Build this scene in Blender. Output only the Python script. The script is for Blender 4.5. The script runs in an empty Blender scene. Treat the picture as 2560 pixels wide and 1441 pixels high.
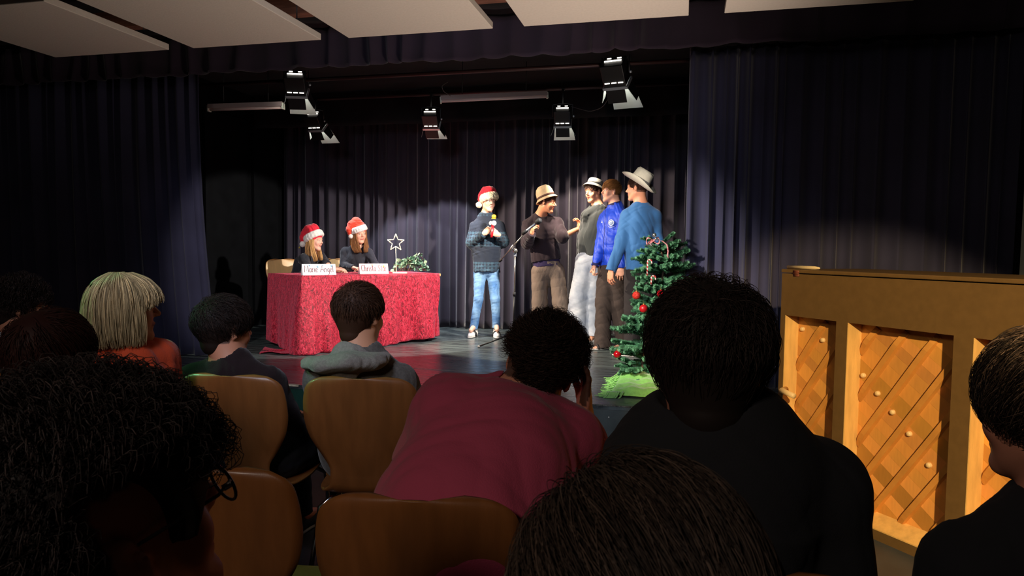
import bpy, math, random
import numpy as np
from mathutils import Matrix, Vector

# ---------------------------------------------------------------- camera
FPX = 1735.0                      # focal length in pixels of the 2560 x 1441 frame
CAM_H = 1.42
_p, _y, _r = [math.radians(a) for a in (3.34, 13.80, 0.68)]
_cp, _sp, _cy, _sy, _cr, _sr = math.cos(_p), math.sin(_p), math.cos(_y), math.sin(_y), math.cos(_r), math.sin(_r)
FW = np.array([-_sy*_cp, _cy*_cp, -_sp])
_ri = np.array([_cy, _sy, 0.0]); _up = np.cross(_ri, FW)
RT = _cr*_ri + _sr*_up
UP = -_sr*_ri + _cr*_up
CAM = np.array([0, 0, CAM_H])
LAT = np.array([_cy, _sy, 0.0])       # level directions across and away from the seat the picture was taken from
DEP = np.array([-_sy, _cy, 0.0])
ZZ = np.array([0, 0, 1.0])
scene = bpy.context.scene
cam_data = bpy.data.cameras.new('camera')
cam_data.sensor_width = 36.0
cam_data.lens = 36.0*FPX/2560.0
cam_data.clip_start = 0.05
cam_data.clip_end = 100
cam_data.dof.use_dof = True
cam_data.dof.focus_distance = 6.0
cam_data.dof.aperture_fstop = 22.0
cam = bpy.data.objects.new('camera', cam_data)
scene.collection.objects.link(cam)
cam.matrix_world = Matrix(((RT[0], UP[0], -FW[0], CAM[0]), (RT[1], UP[1], -FW[1], CAM[1]), (RT[2], UP[2], -FW[2], CAM[2]), (0, 0, 0, 1)))
scene.camera = cam

def CP(px, py, d):
    """world point seen at a pixel of the photograph, at depth d metres"""
    return CAM + (FW*FPX + RT*(px-1280.0) - UP*(py-720.5))*(d/FPX)
def at_z(px, py, z):
    r = FW*FPX + RT*(px-1280.0) - UP*(py-720.5)
    return CAM + r*((z-CAM_H)/r[2])
def at_y(px, py, y):
    r = FW*FPX + RT*(px-1280.0) - UP*(py-720.5)
    return CAM + r*(y/r[1])

# ---------------------------------------------------------------- view, world, lights
scene.view_settings.view_transform = 'Standard'
scene.view_settings.look = 'None'
scene.view_settings.gamma = 1.0
scene.view_settings.use_curve_mapping = False
scene.view_settings.exposure = 0.12
world = bpy.data.worlds.new('world'); scene.world = world
world.use_nodes = True
bg = world.node_tree.nodes['Background']
bg.inputs[0].default_value = (0.5, 0.6, 1.0, 1); bg.inputs[1].default_value = 0.0
STAGE = 0.35

def light(kind, name, loc, target, power, color, **kw):
    l = bpy.data.lights.new(name, kind)
    l.energy = power; l.color = color
    for k, v in kw.items(): setattr(l, k, v)
    o = bpy.data.objects.new(name, l); scene.collection.objects.link(o)
    o.location = Vector(loc)
    o.rotation_euler = (Vector(target)-Vector(loc)).to_track_quat('-Z', 'Y').to_euler()
    return o

NB_Y, FB_Y = 6.15, 7.30      # the two lighting bars run across the stage at these depths
FIX = {  # the five stage lamps: where each hangs and the way its housing points
    'A': (at_y(742, 222, NB_Y), (-.38, 1, -1.2)),
    'B': (at_y(792, 312, FB_Y), (.02, 1, -1.15)),
    'C': (at_y(1079, 306, FB_Y), (-.16, 1, -.95)),
    'D': (at_y(1407, 300, FB_Y), (-.10, 1, -1.15)),
    'E': (at_y(1541, 196, NB_Y), (.22, 1, -1.15)),
}
FIX = {k: (a, np.array(d)/np.linalg.norm(d)) for k, (a, d) in FIX.items()}
def spot_at(k, power, color, size, blend, target, rad=0.05):
    a, f = FIX[k]
    return light('SPOT', 'spot_lamp', a+f*0.30, target, power, color, spot_size=math.radians(size), spot_blend=blend, shadow_soft_size=rad)
spot_at('A', 560, (1.0, 0.84, 0.66), 60, 0.10, CP(1395, 755, 8.0))
spot_at('B', 130, (0.80, 0.88, 1.0), 64, 0.12, CP(1000, 720, 8.9))
spot_at('C', 150, (0.85, 0.88, 1.0), 70, 0.12, CP(1090, 700, 8.9))
spot_at('D', 150, (1.0, 0.84, 0.70), 64, 0.12, CP(1500, 700, 8.9))
spot_at('E', 620, (1.0, 0.92, 0.85), 52, 0.10, CP(945, 705, 7.9))
# lamp at the hall ceiling behind the audience that lights the piano
light('SPOT', 'piano_lamp', (0.95, -1.3, 2.75), (1.12, 3.7, 0.72), 1350, (1.0, 0.71, 0.36), spot_size=math.radians(27), spot_blend=0.35, shadow_soft_size=0.05)
# unseen low lamp, added to brighten the sound panels of the hall ceiling
light('SPOT', 'panel_fill_light', (0.1, 3.9, 0.3), (-1.2, 4.05, 2.88), 230, (1.0, 0.80, 0.68), spot_size=math.radians(104), spot_blend=1.0, shadow_soft_size=0.2)
# unseen cool lamp, added above the seats to lift the house curtains
light('SPOT', 'curtain_fill_light', (-1.4, 0.3, 2.8), (-1.9, 5.7, 0.9), 270, (0.66, 0.76, 1.0), spot_size=math.radians(64), spot_blend=1.0, shadow_soft_size=0.35)
# front-of-house lamp on the left that reaches the tree and the boys
light('SPOT', 'front_of_house_lamp', (-2.9, 1.3, 2.95), (-0.45, 6.3, 1.05), 1500, (1.0, 0.90, 0.78), spot_size=math.radians(27), spot_blend=0.5, shadow_soft_size=0.06)
light('SPOT', 'front_of_house_lamp', (-3.1, 1.3, 2.95), (-3.9, 6.7, 0.95), 330, (1.0, 0.90, 0.84), spot_size=math.radians(27), spot_blend=0.5, shadow_soft_size=0.06)
# green effect lamp high on the left
light('SPOT', 'green_effect_lamp', (-4.2, 2.0, 2.8), (-2.35, 1.98, 1.38), 150, (0.25, 1.0, 0.45), spot_size=math.radians(26), spot_blend=0.8, shadow_soft_size=0.05)
# dim warm fill, unseen, added so the audience is not black
light('AREA', 'audience_fill_light', (-1.0, -1.6, 2.8), (-0.9, 1.6, 0.6), 19, (1.0, 0.84, 0.72), shape='DISK', size=0.5)

# ---------------------------------------------------------------- materials
def lin(c):
    return tuple(((v/255.0)/12.92 if v/255.0 <= 0.04045 else ((v/255.0+0.055)/1.055)**2.4) for v in c)
def rgba(c): return (c[0], c[1], c[2], 1)

def M(name, col, rough=0.6, metal=0.0, noise=None, bump=None, sheen=0.0, coat=0.0, attr=False, col2=None, emit=None, spec=None, stretch=None, trans=0.0, sss=0.0):
    """procedural principled material; col in 0-255 sRGB; noise=(scale, amount), bump=(scale, strength)"""
    m = bpy.data.materials.new(name); m.use_nodes = True
    nt = m.node_tree; N = nt.nodes; L = nt.links
    b = N['Principled BSDF']
    c = lin(col)
    b.inputs['Base Color'].default_value = rgba(c)
    b.inputs['Roughness'].default_value = rough
    b.inputs['Metallic'].default_value = metal
    if spec is not None: b.inputs['Specular IOR Level'].default_value = spec
    if sheen: b.inputs['Sheen Weight'].default_value = sheen; b.inputs['Sheen Roughness'].default_value = 0.4
    if coat: b.inputs['Coat Weight'].default_value = coat; b.inputs['Coat Roughness'].default_value = 0.15
    if trans: b.inputs['Transmission Weight'].default_value = trans
    if sss:
        b.inputs['Subsurface Weight'].default_value = sss
        b.inputs['Subsurface Radius'].default_value = (0.012, 0.005, 0.003)
    if emit: b.inputs['Emission Color'].default_value = rgba(lin(emit[0])); b.inputs['Emission Strength'].default_value = emit[1]
    tc = N.new('ShaderNodeTexCoord'); src = tc.outputs['Object']
    if stretch:
        mp = N.new('ShaderNodeMapping'); mp.inputs['Scale'].default_value = stretch
        L.new(src, mp.inputs['Vector']); src = mp.outputs[0]
    csock = None
    if attr:
        at = N.new('ShaderNodeAttribute'); at.attribute_name = 'Col'; csock = at.outputs['Color']
    if noise:
        nz = N.new('ShaderNodeTexNoise'); nz.inputs['Scale'].default_value = noise[0]; nz.inputs['Detail'].default_value = 5
        L.new(src, nz.inputs['Vector'])
        rp = N.new('ShaderNodeValToRGB')
        rp.color_ramp.elements[0].position = 0.35; rp.color_ramp.elements[1].position = 0.65
        if col2 is not None:
            rp.color_ramp.elements[0].color = rgba(c); rp.color_ramp.elements[1].color = rgba(lin(col2))
            L.new(nz.outputs['Fac'], rp.inputs[0]); L.new(rp.outputs[0], b.inputs['Base Color'])
        else:
            a = noise[1]
            rp.color_ramp.elements[0].color = (1-a, 1-a, 1-a, 1); rp.color_ramp.elements[1].color = (1+a, 1+a, 1+a, 1)
            L.new(nz.outputs['Fac'], rp.inputs[0])
            mx = N.new('ShaderNodeMix'); mx.data_type = 'RGBA'; mx.blend_type = 'MULTIPLY'; mx.inputs[0].default_value = 1
            if csock: L.new(csock, mx.inputs[6])
            else: mx.inputs[6].default_value = rgba(c)
            L.new(rp.outputs[0], mx.inputs[7]); L.new(mx.outputs[2], b.inputs['Base Color'])
    elif csock: L.new(csock, b.inputs['Base Color'])
    if bump:
        n2 = N.new('ShaderNodeTexNoise'); n2.inputs['Scale'].default_value = bump[0]; n2.inputs['Detail'].default_value = 4
        L.new(src, n2.inputs['Vector'])
        bp = N.new('ShaderNodeBump'); bp.inputs['Strength'].default_value = bump[1]; bp.inputs['Distance'].default_value = 0.01
        L.new(n2.outputs['Fac'], bp.inputs['Height']); L.new(bp.outputs[0], b.inputs['Normal'])
    return m

# ---------------------------------------------------------------- mesh helpers
def nrm(v): v = np.asarray(v, float); return v/(np.linalg.norm(v)+1e-12)
def mesh_np(name, V, F, col=None):
    """mesh from arrays; F is an (n,3) or (n,4) array, or a list of arrays of either"""
    me = bpy.data.meshes.new(name)
    V = np.asarray(V, np.float32)
    Fs = F if isinstance(F, list) else [F]
    Fs = [np.asarray(f, np.int32) for f in Fs if len(f)]
    nl = sum(f.size for f in Fs); nf = sum(len(f) for f in Fs)
    me.vertices.add(len(V)); me.vertices.foreach_set('co', V.ravel())
    me.loops.add(nl); me.loops.foreach_set('vertex_index', np.concatenate([f.ravel() for f in Fs]))
    sizes = np.concatenate([np.full(len(f), f.shape[1], np.int32) for f in Fs])
    starts = np.concatenate([[0], np.cumsum(sizes)[:-1]]).astype(np.int32)
    me.polygons.add(nf); me.polygons.foreach_set('loop_start', starts)
    me.polygons.foreach_set('use_smooth', np.ones(nf, bool))
    me.update(calc_edges=True)
    if col is not None:
        a = me.color_attributes.new('Col', 'FLOAT_COLOR', 'POINT')
        c4 = np.ones((len(V), 4), np.float32); c4[:, :3] = col
        a.data.foreach_set('color', c4.ravel())
    return me
def wloc(o):
    p = np.zeros(3)
    while o is not None:
        p += np.array(o.location); o = o.parent
    return p
def obj(name, V, F, m, parent=None, col=None, smooth=True, base=None, label=None):
    """one mesh object from world-space arrays; its origin is its parent's, or its own base"""
    V = np.asarray(V, float)
    if parent is not None: org = wloc(parent)
    elif base is not None: org = np.asarray(base, float)
    else: org = np.array([(V[:, 0].min()+V[:, 0].max())/2, (V[:, 1].min()+V[:, 1].max())/2, V[:, 2].min()])
    me = mesh_np(name, V-org, F, col)
    if not smooth: me.polygons.foreach_set('use_smooth', np.zeros(len(me.polygons), bool))
    if m is not None: me.materials.append(m)
    o = bpy.data.objects.new(name, me); scene.collection.objects.link(o)
    if parent is not None: o.parent = parent
    else: o.location = org
    if label: o['label'] = label
    return o
def tag(o, label, cat, group=None, kind=None):
    o['label'] = label; o['category'] = cat
    if group: o['group'] = group
    if kind: o['kind'] = kind
    return o
def thing(name, loc, label, cat, group=None):
    o = bpy.data.objects.new(name, None); scene.collection.objects.link(o)
    o.empty_display_size = 0.1; o.location = Vector(loc)
    return tag(o, label, cat, group)
def struct(o): o['kind'] = 'structure'; return o
def bevel(o, w, seg=2):
    md = o.modifiers.new('edge', 'BEVEL'); md.width = w; md.segments = seg; md.limit_method = 'ANGLE'; return o
def solid(o, t):
    md = o.modifiers.new('thick', 'SOLIDIFY'); md.thickness = t; md.offset = 0; return o

class MB:
    """collects plain shapes into one mesh"""
    def __init__(s): s.V = []; s.Q = []; s.T = []; s.n = 0
    def add(s, V, Q=None, T=None):
        V = np.asarray(V, float); s.V.append(V)
        if Q is not None and len(Q): s.Q.append(np.asarray(Q)+s.n)
        if T is not None and len(T): s.T.append(np.asarray(T)+s.n)
        s.n += len(V); return s
    def box(s, c, half, ax=None):
        ax = np.eye(3) if ax is None else np.asarray(ax)     # rows are the three directions
        P = [np.asarray(c)+ax[0]*half[0]*i+ax[1]*half[1]*j+ax[2]*half[2]*k for i in (-1, 1) for j in (-1, 1) for k in (-1, 1)]
        return s.add(P, [(0, 1, 3, 2), (4, 6, 7, 5), (0, 4, 5, 1), (2, 3, 7, 6), (0, 2, 6, 4), (1, 5, 7, 3)])
    def tube(s, pts, r, n=10, cap=True, flat=None):
        P = np.asarray(pts, float); m = len(P)
        r = np.full(m, r, float) if np.isscalar(r) else np.asarray(r, float)
        T = np.gradient(P, axis=0); T /= np.linalg.norm(T, axis=1)[:, None]+1e-12
        a = nrm(np.cross(T[0], [0.31, 0.2, 0.93] if abs(T[0][2]) < 0.9 else [1, 0, 0]))
        V = []
        for i in range(m):
            a = nrm(a-T[i]*np.dot(a, T[i])); b = np.cross(T[i], a)
            th = np.arange(n)*2*np.pi/n
            ring = np.cos(th)[:, None]*a + np.sin(th)[:, None]*b
            if flat is not None: ring = ring - np.outer(ring@flat[0], flat[0])*(1-flat[1])
            V.append(P[i]+ring*r[i])
        V = np.vstack(V); Q = []
        for i in range(m-1):
            for j in range(n):
                k = (j+1) % n
                Q.append((i*n+j, i*n+k, (i+1)*n+k, (i+1)*n+j))
        T3 = []
        if cap:
            V = np.vstack([V, P[0], P[-1]])
            for j in range(n):
                k = (j+1) % n
                T3.append((m*n, k, j)); T3.append((m*n+1, (m-1)*n+j, (m-1)*n+k))
        return s.add(V, Q, T3)
    def lathe(s, c, prof, ax=(0, 0, 1), n=24):
        ax = nrm(ax); a = nrm(np.cross(ax, [1, 0.1, 0.2])); b = np.cross(ax, a)
        th = np.arange(n)*2*np.pi/n; ring = np.cos(th)[:, None]*a+np.sin(th)[:, None]*b
        V = np.vstack([np.asarray(c)+ring*r+ax*z for r, z in prof]); m = len(prof)
        Q = [(i*n+j, i*n+(j+1) % n, (i+1)*n+(j+1) % n, (i+1)*n+j) for i in range(m-1) for j in range(n)]
        return s.add(V, Q)
    def ball(s, c, r, n=16, ax=None):
        r = np.array([r, r, r]) if np.isscalar(r) else np.asarray(r)
        ax = np.eye(3) if ax is None else np.asarray(ax)
        V = []
        for i in range(n//2+1):
            ph = np.pi*i/(n//2)
            for j in range(n):
                th = 2*np.pi*j/n
                l = np.array([math.sin(ph)*math.cos(th), math.sin(ph)*math.sin(th), math.cos(ph)])*r
                V.append(np.asarray(c)+l@ax)
        Q = [(i*n+j, (i+1)*n+j, (i+1)*n+(j+1) % n, i*n+(j+1) % n) for i in range(n//2) for j in range(n)]
        return s.add(V, Q)
    def prism(s, poly, off):
        P = np.asarray(poly, float); n = len(P); V = np.vstack([P, P+np.asarray(off)])
        s.add(V, [(i, (i+1) % n, n+(i+1) % n, n+i) for i in range(n)])
        c0 = P.mean(0); s.add(np.vstack([P, c0]), None, [(i, n, (i+1) % n) for i in range(n)])
        s.add(np.vstack([P+np.asarray(off), c0+np.asarray(off)]), None, [(i, (i+1) % n, n) for i in range(n)])
        return s
    def faces(s):
        F = []
        if s.Q: F.append(np.vstack(s.Q))
        if s.T: F.append(np.vstack(s.T))
        return np.vstack(s.V), F
    def obj(s, name, m, parent=None, smooth=True, **kw):
        V, F = s.faces(); o = obj(name, V, F, m, parent, smooth=smooth, **kw)
        return o
def hard(o, ang=35):
    """smooth shading that keeps the hard edges"""
    me = o.data
    me.polygons.foreach_set('use_smooth', np.ones(len(me.polygons), bool))
    md = o.modifiers.new('weld', 'WELD'); md.merge_threshold = 1e-5
    md2 = o.modifiers.new('split', 'EDGE_SPLIT'); md2.split_angle = math.radians(ang)
    return o
def grid_faces(nu, nv, wrap=False):
    i = np.arange(nu if wrap else nu-1)[:, None]; j = np.arange(nv-1)[None, :]
    a = i*nv+j; i2 = (i+1) % nu; b = i2*nv+j
    return np.stack([a, b, b+1, a+1], -1).reshape(-1, 4)
def sm(x, a, b):
    t = np.clip((x-a)/(b-a), 0, 1); return t*t*(3-2*t)

# ---------------------------------------------------------------- smooth solids (a distance field meshed on a grid)
class Vol:
    def __init__(s, lo, hi, h):
        s.h = h; s.lo = np.asarray(lo, float)-3*h
        s.n = np.ceil((np.asarray(hi)+3*h-s.lo)/h).astype(int)+1
        s.v = np.full(s.n, 0.5, np.float32)
    def win(s, lo, hi, m):
        a = np.maximum(np.floor((np.asarray(lo)-m-s.lo)/s.h).astype(int), 0)
        b = np.minimum(np.ceil((np.asarray(hi)+m-s.lo)/s.h).astype(int)+1, s.n)
        if np.any(b <= a): return None
        g = [(s.lo[i]+s.h*np.arange(a[i], b[i])).astype(np.float32) for i in range(3)]
        return (slice(a[0], b[0]), slice(a[1], b[1]), slice(a[2], b[2])), g[0][:, None, None], g[1][None, :, None], g[2][None, None, :]
    def add(s, pr, k=0.015):
        w = s.win(pr[1], pr[2], k+2.5*s.h)
        if w is None: return s
        d = pr[0](*w[1:]); a = s.v[w[0]]
        h = np.maximum(k-np.abs(a-d), 0)/k
        s.v[w[0]] = np.minimum(a, d)-h*h*k*0.25
        return s
    def sub(s, pr, k=0.006):
        w = s.win(pr[1], pr[2], k+2.5*s.h)
        if w is None: return s
        d = -pr[0](*w[1:]); a = s.v[w[0]]
        h = np.maximum(k-np.abs(a-d), 0)/k
        s.v[w[0]] = np.maximum(a, d)+h*h*k*0.25
        return s
    def cut(s, p, n, lo=None, hi=None, k=0.004):
        """remove what lies on the side of the plane the normal points to (within the box)"""
        lo = s.lo if lo is None else lo; hi = s.lo+s.n*s.h if hi is None else hi
        w = s.win(lo, hi, 0)
        if w is None: return s
        n = nrm(n); d = -((w[1]-p[0])*n[0]+(w[2]-p[1])*n[1]+(w[3]-p[2])*n[2]); a = s.v[w[0]]
        d = -d
        h = np.maximum(k-np.abs(a-d), 0)/k
        s.v[w[0]] = np.maximum(a, d)+h*h*k*0.25
        return s
    def wrinkle(s, amp, sc, seed=0, ax=(1, 1, 1)):
        rs = np.random.default_rng(seed)
        near = np.argwhere(np.abs(s.v) < 0.03)
        if not len(near): return s
        P = s.lo+near*s.h; P = P*np.asarray(ax); d = np.zeros(len(P))
        for o in range(4):
            f = sc*(1.6**o)
            w1 = rs.normal(size=3); w1 = nrm(w1)*f; w2 = nrm(rs.normal(size=3))*f*0.5; ph = rs.uniform(0, 6.28, 2)
            q_ = np.sin(P@w1+ph[0]+2.2*np.sin(P@w2+ph[1])); d += (q_*.45+(1-2*np.abs(q_)**.7)*.8)/(1.35**o)
        s.v[near[:, 0], near[:, 1], near[:, 2]] += (amp*d/2).astype(np.float32)
        return s
    def mesh(s):
        v = s.v; ins = v < 0
        nx, ny, nz = v.shape
        c = np.zeros((nx-1, ny-1, nz-1), np.uint8)
        for i in (0, 1):
            for j in (0, 1):
                for k in (0, 1):
                    c += ins[i:nx-1+i, j:ny-1+j, k:nz-1+k]
        act = (c > 0) & (c < 8)
        idx = np.full(act.shape, -1, np.int32); cells = np.argwhere(act)
        idx[act] = np.arange(len(cells))
        acc = np.zeros((len(cells), 3)); cnt = np.zeros(len(cells))
        off = [np.array(o) for o in ((0, 0, 0), (0, 0, 1), (0, 1, 0), (0, 1, 1), (1, 0, 0), (1, 0, 1), (1, 1, 0), (1, 1, 1))]
        cv = [v[cells[:, 0]+o[0], cells[:, 1]+o[1], cells[:, 2]+o[2]] for o in off]
        for a in range(8):
            for b in range(a+1, 8):
                if np.abs(off[a]-off[b]).sum() != 1: continue
                va, vb = cv[a], cv[b]; m = (va < 0) != (vb < 0)
                t = np.where(m, va/(va-vb+1e-12), 0)[:, None]
                acc += np.where(m[:, None], off[a]+(off[b]-off[a])*t, 0); cnt += m
        P = s.lo+(cells+acc/np.maximum(cnt, 1)[:, None])*s.h
        Q = []
        for ax in range(3):
            u, w = [(1, 2), (2, 0), (0, 1)][ax]
            sl0 = [slice(None)]*3; sl1 = [slice(None)]*3
            sl0[ax] = slice(0, -1); sl1[ax] = slice(1, None)
            A = ins[tuple(sl0)]; B = ins[tuple(sl1)]
            e = np.argwhere(A != B)
            ok = (e[:, u] > 0) & (e[:, w] > 0) & (e[:, u] < v.shape[u]-1) & (e[:, w] < v.shape[w]-1)
            e = e[ok]; fl = A[e[:, 0], e[:, 1], e[:, 2]]
            du = np.zeros(3, int); du[u] = 1; dw = np.zeros(3, int); dw[w] = 1
            g = lambda x: idx[x[:, 0], x[:, 1], x[:, 2]]
            q = np.stack([g(e-du-dw), g(e-dw), g(e), g(e-du)], 1)
            q[~fl] = q[~fl][:, ::-1]
            Q.append(q)
        return P, np.vstack(Q)

def rcone(a, b, ra, rb, sq=None):
    a = np.asarray(a, float); b = np.asarray(b, float); ab = b-a; L2 = float(ab@ab)+1e-12
    R = max(ra, rb)
    def f(X, Y, Z):
        px, py, pz = X-a[0], Y-a[1], Z-a[2]
        t = np.clip((px*ab[0]+py*ab[1]+pz*ab[2])/L2, 0, 1)
        qx, qy, qz = px-t*ab[0], py-t*ab[1], pz-t*ab[2]
        q2 = qx*qx+qy*qy+qz*qz; sc = 1.0
        if sq is not None:
            n, fct = sq; s_ = qx*n[0]+qy*n[1]+qz*n[2]
            q2 = q2+s_*s_*(1/fct**2-1); sc = 0.5+0.5*fct
        return (np.sqrt(q2)-(ra+(rb-ra)*t))*sc
    return f, np.minimum(a, b)-R, np.maximum(a, b)+R
def ell(c, r, R=None):
    c = np.asarray(c, float); r = np.asarray(r, float); R = np.eye(3) if R is None else np.asarray(R)   # rows: local axes
    ext = np.sqrt(((R.T*r)**2).sum(1))
    def f(X, Y, Z):
        px, py, pz = X-c[0], Y-c[1], Z-c[2]
        u = [(px*R[i][0]+py*R[i][1]+pz*R[i][2]) for i in range(3)]
        k0 = np.sqrt((u[0]/r[0])**2+(u[1]/r[1])**2+(u[2]/r[2])**2)
        k1 = np.sqrt((u[0]/r[0]**2)**2+(u[1]/r[1]**2)**2+(u[2]/r[2]**2)**2)+1e-9
        return k0*(k0-1)/k1
    return f, c-ext, c+ext
def rbox(c, hf, R=None, rd=0.005):
    c = np.asarray(c, float); hf = np.asarray(hf, float)-rd; R = np.eye(3) if R is None else np.asarray(R)
    ext = np.abs(R.T)@(hf+rd)
    def f(X, Y, Z):
        px, py, pz = X-c[0], Y-c[1], Z-c[2]
        q = [np.abs(px*R[i][0]+py*R[i][1]+pz*R[i][2])-hf[i] for i in range(3)]
        return np.sqrt(np.maximum(q[0], 0)**2+np.maximum(q[1], 0)**2+np.maximum(q[2], 0)**2)+np.minimum(np.maximum(np.maximum(q[0], q[1]), q[2]), 0)-rd
    return f, c-ext, c+ext
def vol_of(prims, h, k=0.015, pad=0.02):
    lo = np.min([p[1] for p in prims], 0)-pad; hi = np.max([p[2] for p in prims], 0)+pad
    V = Vol(lo, hi, h)
    for p in prims: V.add(p, k)
    return V
# ---------------------------------------------------------------- the hall and the stage
YF = 4.72          # stage front edge
YC = 5.70          # line of the house curtain
YB = 8.75          # line of the back curtain
m_floor = M('hall_floor_lino', (62, 66, 68), 0.55, noise=(6, 0.15), bump=(40, 0.05))
m_black = M('black_wall_paint', (8, 9, 11), 0.9, spec=0.1, noise=(3, 0.2))
m_ceil = M('dark_ceiling', (16, 14, 16), 0.9, noise=(2, 0.2))
def stage_floor_mat():
    m = M('black_stage_boards', (42, 46, 50), 0.34, spec=0.55)
    nt = m.node_tree; N = nt.nodes; L = nt.links; b = N['Principled BSDF']
    tc = N.new('ShaderNodeTexCoord'); mp = N.new('ShaderNodeMapping'); mp.inputs['Scale'].default_value = (1.2, 14, 1)
    L.new(tc.outputs['Object'], mp.inputs[0])
    n1 = N.new('ShaderNodeTexNoise'); n1.inputs['Scale'].default_value = 2.2; n1.inputs['Detail'].default_value = 8; n1.inputs['Roughness'].default_value = 0.65
    L.new(mp.outputs[0], n1.inputs['Vector'])
    r = N.new('ShaderNodeValToRGB'); r.color_ramp.elements[0].position = 0.42; r.color_ramp.elements[0].color = rgba(lin((52, 58, 60)))
    r.color_ramp.elements[1].position = 0.78; r.color_ramp.elements[1].color = rgba(lin((128, 142, 140)))
    L.new(n1.outputs['Fac'], r.inputs[0]); L.new(r.outputs[0], b.inputs['Base Color'])
    r2 = N.new('ShaderNodeMapRange'); r2.inputs[1].default_value = 0.3; r2.inputs[2].default_value = 0.75; r2.inputs[3].default_value = 0.20; r2.inputs[4].default_value = 0.42
    L.new(n1.outputs['Fac'], r2.inputs[0]); L.new(r2.outputs[0], b.inputs['Roughness'])
    bp = N.new('ShaderNodeBump'); bp.inputs['Strength'].default_value = 0.25; bp.inputs['Distance'].default_value = 0.004
    L.new(n1.outputs['Fac'], bp.inputs['Height']); L.new(bp.outputs[0], b.inputs['Normal'])
    return m
m_stage = stage_floor_mat()
XL, XR, ZT = -8.2, 2.32, 3.35
YR = -4.0
def slab(name, x0, x1, y0, y1, z0, z1, m):
    return MB().box(((x0+x1)/2, (y0+y1)/2, (z0+z1)/2), ((x1-x0)/2, (y1-y0)/2, (z1-z0)/2)).obj(name, m, smooth=False)
struct(slab('floor', XL, XR, YR, 9.3, -0.1, 0, m_floor))
struct(slab('ceiling', XL, XR, YR, 9.3, ZT, ZT+0.1, m_ceil))
struct(slab('wall_left', XL-0.1, XL, YR, 9.3, 0, ZT, m_black))
struct(slab('wall_right', XR, XR+0.1, YR, 9.3, 0, ZT, m_black))
struct(slab('wall_back', XL, XR, 9.3, 9.4, 0, ZT, m_black))
struct(slab('wall_rear', XL, XR, YR-0.1, YR, 0, ZT, m_black))
# stage platform: boards laid in long strips, a light worn edge strip, front panels
o = struct(slab('floor_stage', XL, XR, YF, 9.3, STAGE-0.03, STAGE, m_stage)); 
m_edge = M('worn_edge_strip', (205, 190, 160), 0.6, noise=(30, 0.35))
m_crack = M('joint_line', (150, 150, 140), 0.7, noise=(60, 0.5))
m_green = M('dark_green_panel_paint', (16, 60, 48), 0.6, noise=(5, 0.2))
m_grey = M('dark_grey_green_panel_paint', (78, 88, 86), 0.5, noise=(7, 0.18), bump=(20, 0.1))
struct(slab('trim_1', -5.0, -2.83, YF-0.012, YF+0.012, STAGE-0.012, STAGE+0.002, m_edge))
struct(slab('trim_2', -1.95, XR, YF-0.006, YF+0.006, STAGE-0.006, STAGE+0.001, M('chipped_edge', (96, 96, 88), 0.7, noise=(70, 0.8))))
struct(slab('trim_3', -3.1, -0.9, 5.655, 5.667, STAGE-0.002, STAGE+0.0012, m_crack))
fr = []
for i, (x0, x1, mm) in enumerate([(-8.2, -6.2, m_green), (-6.19, -3.9, m_green), (-3.89, -1.35, m_green), (-1.34, 0.55, m_grey), (0.56, XR, m_green)]):
    q = slab('trim_%d' % (i+4), x0, x1, YF-0.02, YF-0.001, 0, STAGE-0.03, mm); struct(q); fr.append(q)
m_screw = M('pale_screw_head', (215, 215, 205), 0.4, metal=0.3)
for (px, py) in ((1522, 1044), (1524, 1113)):
    c = at_y(px, py, YF-0.02); c[1] = YF-0.021
    MB().ball(c, (0.006, 0.003, 0.006), 10).obj('screw', m_screw, parent=fr[3])
# proscenium: black returns beside the stage opening, black boards above
struct(slab('wall_stage_left', -5.62, -5.5, YC+0.35, 9.3, STAGE, ZT, m_black))
m_dark_panel = M('charcoal_side_panel', (12, 13, 15), 0.9, spec=0.1, noise=(4, 0.25))
for k, (a, b) in enumerate([(6.2, 6.95), (7.1, 7.9), (8.05, 8.6)]):
    struct(slab('trim_%d' % (k+10), -5.49, -5.46, a, b, STAGE, 3.0, m_dark_panel))
struct(slab('wall_stage_right', 1.6, 1.7, YC+0.35, 9.3, STAGE, ZT, m_black))

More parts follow.
